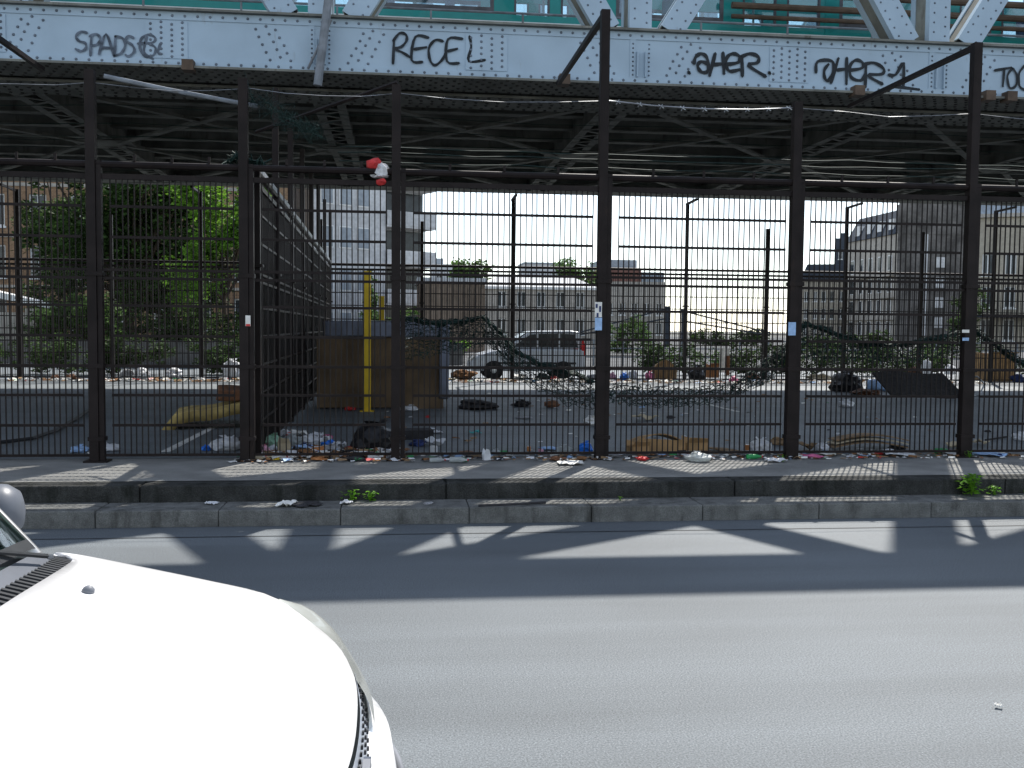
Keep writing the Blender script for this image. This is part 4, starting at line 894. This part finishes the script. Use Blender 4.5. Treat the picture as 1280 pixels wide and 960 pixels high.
roof = [[(-1.50, 0, 1.5)]]
RG = []
for x, z, wy in ((-1.51, 1.495, .60), (-1.9, 1.545, .63), (-2.5, 1.54, .62), (-3.0, 1.49, .60), (-3.22, 1.42, .58)):
    RG.append([(x+.02*(1-(y/6)**2)*0-.10*abs(j/6)**2*(x > -1.6), wy*j/6, z-.045*(j/6)**2) for j in range(-6, 7) for y in (j,)])
cpart(MB().grid(RG), 'roof', m_carpaint, smooth=True, solid=.03)
for s in (1, -1):
    cpart(MB().grid([[(-1.13, s*.80, .975), (-2.0, s*.803, .985), (-3.15, s*.79, .995)], [(-1.62, s*.605, 1.45), (-2.1, s*.635, 1.50), (-3.1, s*.60, 1.44)]]), 'side_window', m_cglass)
    cpart(MB().bar((-2.1, s*.80, .98), (-2.12, s*.635, 1.5), .06, .05).bar((-3.2, s*.79, .99), (-3.15, s*.6, 1.42), .12, .05).bar((-1.62, s*.61, 1.46), (-3.15, s*.61, 1.46), .05, .05), 'side_frame', m_carpaint)
    # door mirror
    mi = cpart(MB().lathe([(.02, -.06), (.055, -.05), (.078, -.02), (.085, .02), (.08, .05), (.07, .06)], 16), 'door_mirror', m_lgrey, smooth=True, loc=(-1.21, s*.97, 1.05), rot=(0, -pi/2-.1, .15*s))
    MB().bar((-.06, -s*.02, .0), (-.08, -s*.15, .0), .04, .04).build('mirror_stem', m_black, mi)
cpart(MB().grid([[(-3.22, -.57, 1.42), (-3.24, 0, 1.46), (-3.22, .57, 1.42)], [(-3.40, -.72, 1.0), (-3.44, 0, 1.0), (-3.40, .72, 1.0)]]), 'rear_window', m_cglass)
cpart(MB().grid([[(-3.38, -.77, .99), (-3.44, 0, .995), (-3.38, .77, .99)], [(-3.45, -.81, .6), (-3.52, 0, .6), (-3.45, .81, .6)], [(-3.42, -.79, .28), (-3.47, 0, .28), (-3.42, .79, .28)]]), 'tailgate', m_carpaint, smooth=True)
cpart(MB().box(-3.3, -.6, -.8, .8, .2, .3).box(-3.3, -1.2, -.75, .75, .3, .34), 'underbody', m_black)
cpart(cushion(-1.42, -1.0, -.70, .70, .80, .97, 4, .01, 2), 'dashboard', m_black, smooth=True)
for s in (1, -1): cpart(cushion(-2.1, -1.95, s*.40-.22, s*.40+.22, .5, 1.25, 4, .01, 2), 'seat', m_gplastic, smooth=True, sub=1)

# ------------------------------------------------------------------ silver car on the far road
fc = empty('parked_car', (5.72, 31.0, 0), radians(180), 'silver small car parked beyond the far fence behind the torn green net', 'car')
# local: x towards the nose (photo left), nose at x=3.6
prof_body = [(0.0, .45), (.02, .95), (.9, .98), (2.35, .96), (2.9, .90), (3.4, .74), (3.55, .55), (3.55, .28), (0.05, .28)]
def extr(pr, y0, y1, inset=0):
    b = MB(); n = len(pr); b.v = [(x, y0, z) for x, z in pr]+[(x, y1, z) for x, z in pr]
    b.f = [tuple(range(n)), tuple(range(2*n-1, n-1, -1))]+[(i, i+n, (i+1) % n+n, (i+1) % n) for i in range(n)]; return b
fb = extr(prof_body, -.80, .80).build('body', m_carsilver, fc, bevel=.06)
extr([(.02, .985), (.18, 1.50), (.45, 1.535), (1.55, 1.52), (1.75, 1.49), (2.5, .97)], -.66, .66).build('cabin', m_carsilver, fc, bevel=.05)
for s in (-1, 1):
    y = s*.668
    for pr in ([(.22, 1.02), (.33, 1.42), (.78, 1.44), (.78, 1.02)], [(.84, 1.02), (.84, 1.44), (1.45, 1.43), (1.45, 1.02)], [(1.51, 1.02), (1.51, 1.42), (1.72, 1.40), (2.25, 1.02)]):
        extr(pr, y-.006, y+.006).build('side_window', m_pane, fc)
    for x in (.70, 2.85):
        wh = MB().lathe([(.19, -.09), (.29, -.085), (.305, 0), (.29, .085), (.19, .09)], 22).build('wheel', m_rubber, fc, loc=(x, s*.74, .305), rot=(pi/2, 0, 0), smooth=True)
        MB().lathe([(.19, -.05), (.08, -.095), (.03, -.1)] if s > 0 else [(.19, .05), (.08, .095), (.03, .1)], 16).build('rim', m_alloy, wh)
    extr([(-.01, .75), (.0, 1.05), (.10, 1.3), (.14, 1.05), (.10, .75)], s*.70-.09, s*.70+.09).build('tail_light', m_red, fc)
    extr([(3.30, .72), (3.42, .74), (3.56, .62), (3.45, .58)], s*.62-.14, s*.62+.14).build('headlight', m_lens, fc)
    MB().box(.3, 2.9, s*.80-.012, s*.80+.012, .5, .56).build('side_strip', m_black, fc)
extr([(2.52, 1.0), (1.80, 1.46), (1.81, 1.48), (2.55, 1.0)], -.6, .6).build('windscreen', m_pane, fc)
MB().bar((2.28, .70, 1.06), (2.28, .86, 1.06), .12, .14).build('door_mirror', m_carsilver, fc)

# ------------------------------------------------------------------ buildings
def wall_mat(name, c, brick=False, v=.15, bs=3.0):
    m = mat(name, c, .9, var=v, scale=.5, bump=.2, bscale=8, speck=.12, sscale=4)
    if brick:
        n = m.node_tree.nodes; L = m.node_tree.links; b = n['Principled BSDF']
        src = b.inputs['Base Color'].links[0].from_socket
        tc = n.new('ShaderNodeTexCoord'); mp = n.new('ShaderNodeMapping'); mp.inputs['Rotation'].default_value = (pi/2, 0, 0); L.new(tc.outputs['Object'], mp.inputs[0])
        br = n.new('ShaderNodeTexBrick'); br.inputs['Scale'].default_value = bs; br.inputs['Color1'].default_value = (1, 1, 1, 1); br.inputs['Color2'].default_value = (.7, .68, .66, 1); br.inputs['Mortar'].default_value = (1.15, 1.12, 1.05, 1)
        L.new(mp.outputs[0], br.inputs['Vector']); mx = n.new('ShaderNodeMix'); mx.data_type = 'RGBA'; mx.blend_type = 'MULTIPLY'; mx.inputs[0].default_value = 1
        L.new(src, mx.inputs[6]); L.new(br.outputs[0], mx.inputs[7]); L.new(mx.outputs[2], b.inputs['Base Color'])
    return m
m_brick = wall_mat('brown_brick', (.29, .19, .12), True); m_stone = wall_mat('pale_stone', (.38, .355, .315)); m_cream = wall_mat('cream_render', (.38, .345, .28)); m_greyw = wall_mat('grey_party_wall', (.12, .115, .11), v=.45)
m_conc = wall_mat('pale_concrete', (.52, .53, .54)); m_shed = wall_mat('brown_shed', (.22, .17, .13), v=.25); m_slate = wall_mat('slate_roof', (.045, .055, .07)); m_zinc = wall_mat('zinc_roof', (.30, .34, .38)); m_redb = wall_mat('red_brown_band', (.20, .105, .085))
m_frame = mat('white_frame', (.72, .73, .72), .6, var=.05)
def building(name, label, px0, px1, pyt, Y, depth, m, win=None, roof=None, rz=0, ztop=None, frame=m_frame):
    a, c = on_y(px0, 400, Y), on_y(px1, 400, Y); top = on_y((px0+px1)/2, pyt, Y).z if ztop is None else ztop; W = c.x-a.x
    e = empty(name, (a.x, Y, .12), rz, label, 'building')
    Hh = top-.12
    cells = win or []
    # front wall built round its openings: cells are (x0,x1,z0,z1) in metres
    xs = sorted({0, W, *[q for w_ in cells for q in w_[:2]]}); zs = sorted({0, Hh, *[q for w_ in cells for q in w_[2:4]]})
    b = MB()
    for i in range(len(xs)-1):
        for j in range(len(zs)-1):
            mx_, mz_ = (xs[i]+xs[i+1])/2, (zs[j]+zs[j+1])/2
            if any(w_[0] < mx_ < w_[1] and w_[2] < mz_ < w_[3] for w_ in cells): continue
            b.quad((xs[i], 0, zs[j]), (xs[i+1], 0, zs[j]), (xs[i+1], 0, zs[j+1]), (xs[i], 0, zs[j+1]))
    for x0, x1, z0, z1 in [w_[:4] for w_ in cells]:
        d = .22; b.quad((x0,0,z0),(x0,d,z0),(x0,d,z1),(x0,0,z1)); b.quad((x1,d,z0),(x1,0,z0),(x1,0,z1),(x1,d,z1)); b.quad((x0,0,z1),(x0,d,z1),(x1,d,z1),(x1,0,z1)); b.quad((x0,d,z0),(x0,0,z0),(x1,0,z0),(x1,d,z0))
    b.quad((0,depth,0),(0,0,0),(0,0,Hh),(0,depth,Hh)); b.quad((W,0,0),(W,depth,0),(W,depth,Hh),(W,0,Hh)); b.quad((W,depth,0),(0,depth,0),(0,depth,Hh),(W,depth,Hh)); b.quad((0,0,Hh),(W,0,Hh),(W,depth,Hh),(0,depth,Hh))
    b.build('wall', m, e)
    for x0, x1, z0, z1 in [w_[:4] for w_ in cells]:
        f = min(.09, (x1-x0)*.12); fr = MB().box(x0, x1, .14, .2, z0, z0+f).box(x0, x1, .14, .2, z1-f, z1).box(x0, x0+f, .14, .2, z0+f, z1-f).box(x1-f, x1, .14, .2, z0+f, z1-f).box((x0+x1)/2-f/2, (x0+x1)/2+f/2, .142, .198, z0+f, z1-f)
        wo = fr.build('window', frame, e); MB().quad((x0+f, .18, z0+f), (x1-f, .18, z0+f), (x1-f, .18, z1-f), (x0+f, .18, z1-f)).build('pane', m_pane, wo); MB().box(x0-.08, x1+.08, -.08, .02, z0-.12, z0-.01).build('sill', frame, wo)
    return e, W, Hh
def wgrid(x0, dx, nx, w_, z0, dz, nz, h): return [(x0+i*dx, x0+i*dx+w_, z0+j*dz, z0+j*dz+h) for j in range(nz) for i in range(nx)]
# left brick block
e, W, Hh = building('brick_building', 'brown brick apartment block with white windows behind the dark left tree', -140, 345, 60, 62, 12, m_brick, wgrid(.9, 2.35, 10, 1.0, 1.2, 3.0, 5, 1.9), rz=0)
MB().box(-.2, W+.2, -.25, 12.2, Hh+.002, Hh+.5).build('cornice', m_stone, e); 
for j in range(1, 5): MB().box(0, W, -.05, -.002, j*3.0+.55, j*3.0+.75).build('stone_band', m_stone, e)
for k in range(3): MB().box(2+k*6, 3.4+k*6, 4, 5, Hh+.5, Hh+2.0).build('chimney', m_brick, e)
# modern tower with stacked balconies, turned away to the right
a = on_y(395, 400, 70)
e = empty('apartment_tower', (a.x, 68, .12), radians(32), 'pale concrete apartment tower with stacked balconies right of the side fence', 'building')
TW, TD, TH = 5.6, 10, 15.0
MB().box(0, TW, 0, TD, 0, TH).build('wall', m_conc, e)
for j in range(5):
    for x in (.5, 1.9, 3.3):
        wo = MB().box(x, x+1.0, -.06, -.002, 1.0+j*2.9, 2.5+j*2.9).build('window', m_frame, e); MB().box(x+.08, x+.92, -.075, -.062, 1.08+j*2.9, 2.42+j*2.9).build('pane', m_zinc, wo)
for j in range(6):
    z = .4+j*2.75
    bo = MB().box(TW, TW+4.1, -.2, 5, z-.14, z).box(TW+.002, TW+4.1, -.24, -.202, z, z+1.0).box(TW+4.102, TW+4.15, -.24, 5, z, z+1.0).build('balcony', m_conc, e)
    MB().box(TW+.01, TW+3.9, 1.3, 1.35, z+.01, z+2.5).build('balcony_glazing', m_pane, e)
    MB().box(TW+1.5, TW+1.6, 1.26, 1.296, z+.01, z+2.5).build('glazing_bar', m_frame, e)
MB().box(TW, TW+4.0, 1.36, 5, 0, TH).build('balcony_core', m_conc, e); MB().box(-.2, TW+4.2, -.3, TD, TH+.002, TH+.3).build('roof', m_conc, e)
# low shed, white pavilion, flats behind
e, W, Hh = building('shed', 'low brown shed left of the white pavilion behind the net', 524, 606, 352, 60, 8, m_shed, [])
for k in range(12): MB().box(k*W/12+.06, (k+1)*W/12-.06, -.05, -.002, .1, Hh-.3).build('cladding_panel', m_shed, e)
MB().box(-.15, W+.15, -.25, 8, Hh+.002, Hh+.22).build('roof', m_conc, e)
e, W, Hh = building('pavilion', 'white two storey stone pavilion with pale hipped roof behind the silver car', 606, 745, 362, 95, 9, m_stone, wgrid(1.2, 1.9, 5, .85, .9, 2.6, 2, 1.5))
MB().box(-.2, W+.2, -.25, 9.2, Hh+.002, Hh+.25).build('cornice', m_frame, e)
b = MB(); zz = Hh+.25; b.v = [(-.2,-.2,zz),(W+.2,-.2,zz),(W+.2,9.2,zz),(-.2,9.2,zz),(2,4.5,zz+1.4),(W-2,4.5,zz+1.4)]; b.f = [(0,1,5,4),(1,2,5),(2,3,4,5),(3,0,4)]; b.build('roof', m_conc, e)
e, W, Hh = building('apartment_block', 'pale flats with a red brown top band right of the white pavilion', 752, 830, 352, 120, 10, m_stone, wgrid(.6, 1.55, 5, .8, .8, 2.4, 2, 1.5))
MB().box(0, W*.62, -.03, 10, Hh+.002, Hh+1.5).build('red_storey', m_redb, e); MB().box(W*.62+.01, W, .3, 10, Hh+.002, Hh+1.2).build('grey_storey', m_zinc, e); MB().box(.2, W*.58, 1, 9, Hh+1.51, Hh+2.7).build('roof_storey', m_zinc, e)
e, W, Hh = building('apartment_block', 'distant grey block with a flat roof seen over the white pavilion', 655, 702, 330, 190, 10, m_conc, wgrid(.8, 2.0, 3, 1.0, 7.6, 2.4, 2, 1.5)); MB().box(-.2, W+.2, -.2, 10, Hh+.002, Hh+.3).build('roof', m_zinc, e)
e, W, Hh = building('apartment_block', 'distant pale block with rooftop boxes over the brown shed', 540, 566, 330, 190, 10, m_conc, wgrid(.8, 1.8, 2, 1.0, 7.6, 2.4, 2, 1.5)); MB().box(.6, 2.2, 2, 4, Hh+.002, Hh+1.2).build('roof_box', m_zinc, e)
# right: corner building with slate mansard, lower blocks, cream block
YC = 118; a = on_y(1119, 400, YC); c = on_y(1215, 400, YC); top = on_y(1119, 292, YC).z; W = c.x-a.x; far = 14
e = empty('corner_building', (a.x, YC, .12), 0, 'tall old corner building with grey blank side wall and dark slate roof at right', 'building')
Hh = top-.12
MB().box(0, W, 0, far, 0, Hh).build('side_wall', m_greyw, e)
MB().box(-.06, -.002, 0, far, 0, Hh).build('street_wall', m_stone, e)
for j in range(4):
    for i in range(5):
        y = 1.1+i*2.6; wo = MB().box(-.10, -.062, y, y+1.1, .9+j*2.75, 2.8+j*2.75).build('window', m_frame, e); MB().box(-.115, -.102, y+.1, y+1.0, 1.0+j*2.75, 2.7+j*2.75).build('pane', m_pane, wo)
    MB().box(-.5, -.062, -.1, far, j*2.75+.2, j*2.75+.36).build('balcony', m_stone, e)
MB().box(.05, W, -.12, .28, Hh+.003, Hh+3.6).box(.2, W, -.1, .28, Hh+3.6, Hh+4.0).build('gable_wall', m_greyw, e)
b = MB(); b.v = [(-.3,.3,Hh),(W+.2,.3,Hh),(W+.2,far,Hh),(-.3,far,Hh),(1.6,.3,Hh+3.3),(W-1,.3,Hh+3.3),(W-1,far,Hh+3.3),(1.6,far,Hh+3.3)]; b.f = [(0,1,5,4),(1,2,6,5),(2,3,7,6),(3,0,4,7),(4,5,6,7)]; b.build('roof', m_slate, e)
for i in range(4): MB().box(.1, .9, 1.4+i*3.1, 2.6+i*3.1, Hh+.4, Hh+2.0).build('dormer', m_frame, e)
MB().box(W*.35, W*.38, -.25, -.002, 1, Hh).build('drainpipe', m_conc, e); MB().box(W*.25, W*.55, 1, 3, Hh+3.3, Hh+4.6).build('chimney', m_brick, e)
for k in range(4): MB().box(W*(.5), W*.62, -.06, -.002, 2+k*2.5, 3.3+k*2.5).build('blind_window', m_conc, e)
e, W, Hh = building('apartment_block', 'lower old block with dark mansard roof left of the corner building', 1000, 1062, 352, 135, 10, m_cream, wgrid(.5, 1.15, 5, .6, .8, 2.4, 3, 1.4), rz=radians(-22))
b = MB(); b.v = [(-.2,-.2,Hh),(W+.2,-.2,Hh),(W+.2,10,Hh),(-.2,10,Hh),(.8,.6,Hh+2.4),(W-.4,.6,Hh+2.4),(W-.4,9,Hh+2.4),(.8,9,Hh+2.4)]; b.f = [(0,1,5,4),(1,2,6,5),(2,3,7,6),(3,0,4,7),(4,5,6,7)]; b.build('roof', m_slate, e)
e, W, Hh = building('tower_block', 'narrow dark tower rising between the lower block and the corner building', 1042, 1066, 298, 170, 8, m_slate, wgrid(.5, 1.2, 2, .7, 1.2, 2.6, 6, 1.4), rz=radians(-23)); MB().box(.8, 2.2, 1, 3, Hh+.002, Hh+1.0).build('roof_box', m_slate, e)
e, W, Hh = building('apartment_block', 'cream block with tall windows and blue grey roof at the right edge', 1214, 1420, 275, 80, 10, m_cream, wgrid(.7, 1.75, 7, .85, .8, 2.75, 3, 1.8), rz=radians(-30))
MB().box(-.2, W+.2, -.35, 10, Hh+.002, Hh+.3).build('cornice', m_stone, e); b = MB(); b.v = [(-.2,-.2,Hh+.3),(W+.2,-.2,Hh+.3),(W+.2,10,Hh+.3),(-.2,10,Hh+.3),(.4,.9,Hh+2.2),(W-.4,.9,Hh+2.2),(W-.4,9,Hh+2.2),(.4,9,Hh+2.2)]; b.f = [(0,1,5,4),(1,2,6,5),(2,3,7,6),(3,0,4,7),(4,5,6,7)]; b.build('roof', m_zinc, e)
MB().box(0, W, -1.6, -.005, 2.75, 2.95).build('shop_awning', m_slate, e)
# stone pier with sloping cap at the left
p = on_y(48, 455, 40); e = empty('stone_pier', (p.x, 40, .12), 0, 'grey stone garden pier with a sloping cap at the far left behind the fence', 'pier')
MB().box(-.45, .35, 0, .8, 0, 2.05).build('pier_body', m_stone, e); MB().box(-1.6, -.452, .1, .7, 0, 1.9).build('pier_wall', m_stone, e)
b = MB(); b.v = [(-1.7,-.1,2.5),(.45,-.1,2.06),(.45,.9,2.06),(-1.7,.9,2.5),(-1.7,-.1,2.75),(.45,-.1,2.25),(.45,.9,2.25),(-1.7,.9,2.75)]; b.f = [(0,3,2,1),(4,5,6,7),(0,1,5,4),(1,2,6,5),(2,3,7,6),(3,0,4,7)]; b.build('cap', m_frame, e)
# street railing and wall beyond the far road
wl = MB().box(-30, 2.5, 39, 39.3, .1, 1.0).build('garden_wall', m_greyw); tag(wl, 'low grey garden wall under the trees on the far left', 'wall')
rl = empty('railing', (15, 39, .13), 0, 'grey street railing along the far road right of the silver car', 'railing')
for k in range(22): MB().box(-8.5+k*1.2-.025, -8.5+k*1.2+.025, -.025, .025, 0, 1.05).build('railing_post', m_pipe, rl)
for z in (.35, .7, 1.02): MB().bar((-8.5, 0, z), (16.7, 0, z), .04, .05).build('rail', m_pipe, rl)
p = on_y(845, 400, 80); gt = empty('track_gantry', (p.x, 80, .1), 0, 'distant dark lattice gantry right of the pale flats', 'gantry')
MB().box(-.9, -.6, -.2, .2, 0, 3.4).box(.5, .9, -.2, .2, 0, 3.2).build('mast', m_slate, gt)
MB().bar((-.8, 0, 3.2), (-8, 0, 1.2), .08, .12).bar((-.8, 0, 2.4), (-8, 0, 1.0), .08, .12).bar((.7, 0, 3.0), (8, 0, 1.3), .08, .12).bar((.7, 0, 2.2), (8, 0, 1.1), .08, .12).build('cable_arm', m_slate, gt)

# ------------------------------------------------------------------ trees
def tree(name, label, X, Y, z0, blobs, m, n, leaf, trunk_r=.15, cat='tree', seed=1, hole=.25):
    r = random.Random(seed); e = empty(name, (X, Y, z0), 0, label, cat, {'tree': 'trees beyond the far fence', 'hedge': 'hedges beyond the far fence', 'bush': 'bushes beyond the far fence'}.get(cat))
    if trunk_r:
        t = MB(); zc = sum(b[2]*b[3] for b in blobs)/sum(b[3] for b in blobs); cx = sum(b[0]*b[3] for b in blobs)/sum(b[3] for b in blobs)
        t.tube([(0, 0, 0), (.06, 0, zc*.3), (cx*.3, .05, zc*.6), (cx*.7, 0, zc)], [trunk_r, trunk_r*.8, trunk_r*.6, trunk_r*.35], 8)
        for (bx_, by_, bz_, br_) in blobs: t.tube([(cx*.2, 0, zc*.45), ((bx_+cx*.2)/2+r.uniform(-.2, .2), by_/2, (bz_+zc*.45)/2), (bx_, by_, bz_)], [trunk_r*.5, trunk_r*.32, trunk_r*.12], 5)
        t.build('trunk', m_bark, e)
    b = MB(); tot = sum(q[3]**2 for q in blobs)
    for (bx_, by_, bz_, br_) in blobs:
        cl = [Vector((r.gauss(0, 1), r.gauss(0, 1), r.gauss(0, 1))).normalized()*br_*r.uniform(.35, 1.05)+Vector((bx_, by_, bz_)) for _ in range(max(6, int(26*br_)))]
        for k in range(int(n*br_**2/tot)):
            c = r.choice(cl)+Vector((r.gauss(0, 1), r.gauss(0, 1), r.gauss(0, .8)))*br_*.17
            if c.z < .05: continue
            s = leaf*r.uniform(.6, 1.35); a = r.uniform(0, 6.3); u = Vector((cos(a), sin(a), r.uniform(-.7, .5))).normalized()*s; v = Vector((r.uniform(-1, 1), r.uniform(-1, 1), r.uniform(-1, 1))); v = (v-u*(v.dot(u)/u.length_squared)).normalized()*s*.5
            b.quad(c-u, c-v, c+u, c+v)
    b.build('crown', m, e); return e
def tpos(px, Y): return on_y(px, 440, Y).x
def B(*L): return list(L)
T = tpos(160, 46); R_ = random.Random(5)
def cloud(x0, x1, z0, z1, n, r0, r1, dy=1.5, seed=1):
    r = random.Random(seed); return [(r.uniform(x0, x1), r.uniform(-dy, dy), r.uniform(z0, z1), r.uniform(r0, r1)) for _ in range(n)]
tree('broadleaf_tree', 'large dark leafy tree filling the left side behind the far fence', T, 46, .1, cloud(-3.0, 3.0, 1.2, 9.5, 30, .9, 1.7, 1.5, 2), m_leafd, 30000, .12, .26, seed=3)
T2 = tpos(280, 42); tree('broadleaf_tree', 'bright green sunlit tree just left of the side fence', T2, 42, .1, cloud(-1.5, 1.5, 2.0, 8.0, 13, .7, 1.2, 1.0, 4), m_leafb, 9000, .11, .14, seed=5)
T3 = tpos(105, 40); tree('bushy_shrub', 'pale green bushy shrub in front of the dark left tree', T3, 40, .1, cloud(-1.6, 1.6, .4, 2.2, 14, .5, .85, .7, 6), m_leafm, 8000, .08, .08, 'shrub', seed=7)
tree('broadleaf_tree', 'tall dark tree at the left edge in front of the brick block', tpos(95, 52), 52, .1, cloud(-1.6, 1.4, 4.0, 10.0, 10, .8, 1.3, 1.0, 8), m_leafd, 8000, .12, .18, seed=9)
tree('hedge', 'dark hedge under the large left tree', tpos(220, 41), 41, .1, cloud(-2.4, 2.6, .3, 1.7, 16, .5, .8, .5, 10), m_leafd, 8000, .08, 0, 'hedge', seed=11)
tree('conifer', 'thin young conifer behind the near yellow post', tpos(463, 45), 45, .1, [(0, 0, .8+.35*k, .62-.05*k) for k in range(10)], m_leafm, 3000, .07, .06, seed=13)
tree('bush', 'green bush behind the yellow posts at the foot of the tower', tpos(482, 44), 44, .1, cloud(-.7, .9, .3, 1.9, 10, .4, .7, .5, 14), m_leafm, 3500, .08, 0, 'bush', seed=15)
tree('bush', 'bright low bush between the board box and the silver car', tpos(568, 43), 43, .1, cloud(-.6, .7, .2, .8, 7, .3, .5, .4, 16), m_leafb, 1800, .07, 0, 'bush', seed=17)
tree('broadleaf_tree', 'small round tree rising over the brown shed roof', tpos(590, 75), 75, .1, cloud(-1.3, 1.4, 4.6, 6.0, 10, .6, 1.0, .8, 18), m_leafm, 4000, .13, .14, seed=19)
tree('broadleaf_tree', 'green tree top rising behind the pavilion beside the stickered post', tpos(722, 108), 108, .1, cloud(-2.2, 2.0, 5.2, 8.0, 11, .9, 1.4, .8, 20), m_leafm, 4200, .17, .2, seed=21)
tree('broadleaf_tree', 'small tree peeping from behind the pavilion left corner', tpos(640, 112), 112, .1, cloud(-1.6, 1.6, 5.2, 6.4, 6, .7, 1.0, .8, 22), m_leafm, 2500, .17, .2, seed=23)
tree('bush', 'rounded bush before the pale flats', tpos(785, 60), 60, .1, cloud(-1.2, 1.6, .4, 1.7, 9, .5, .8, .5, 24), m_leafm, 2500, .1, 0, 'bush', seed=25)
tree('hedge', 'far low dark hedge on the skyline right of the gantry', tpos(910, 90), 90, .1, cloud(-3.2, 3.2, .3, .9, 14, .6, .9, .5, 26), m_leafd, 3500, .13, 0, 'hedge', seed=27)
tree('hedge', 'dark hedge along the street below the corner building', tpos(1110, 62), 62, .1, cloud(-6, 5, .3, 1.1, 22, .5, .8, .5, 28), m_leafd, 5000, .12, 0, 'hedge', seed=29)
tree('broadleaf_tree', 'dark small tree before the cream block at the right edge', tpos(1205, 60), 60, .1, cloud(-1.0, .8, 1.2, 3.4, 8, .5, .9, .6, 30), m_leafd, 2600, .11, .1, seed=31)
tree('hedge', 'long dark hedge along the far road right of the silver car', 14.5, 34, 0, cloud(-6.5, 11, .3, .75, 60, .4, .6, .3, 33), m_leafd, 16000, .06, 0, 'hedge', seed=35)
tree('broadleaf_tree', 'tall leafy tree between the large dark tree and the side fence', tpos(215, 50), 50, .1, cloud(-2.6, 2.6, 3.0, 10.0, 18, .8, 1.4, 1.0, 36), m_leafd, 14000, .12, .2, seed=37)
tree('hedge', 'low clipped dark hedge along the far pavement behind the left litter bags', -7.2, 33, 0, cloud(-6.5, 6.2, .3, 1.0, 80, .35, .55, .3, 38), m_leafd, 26000, .055, 0, 'hedge', seed=39)
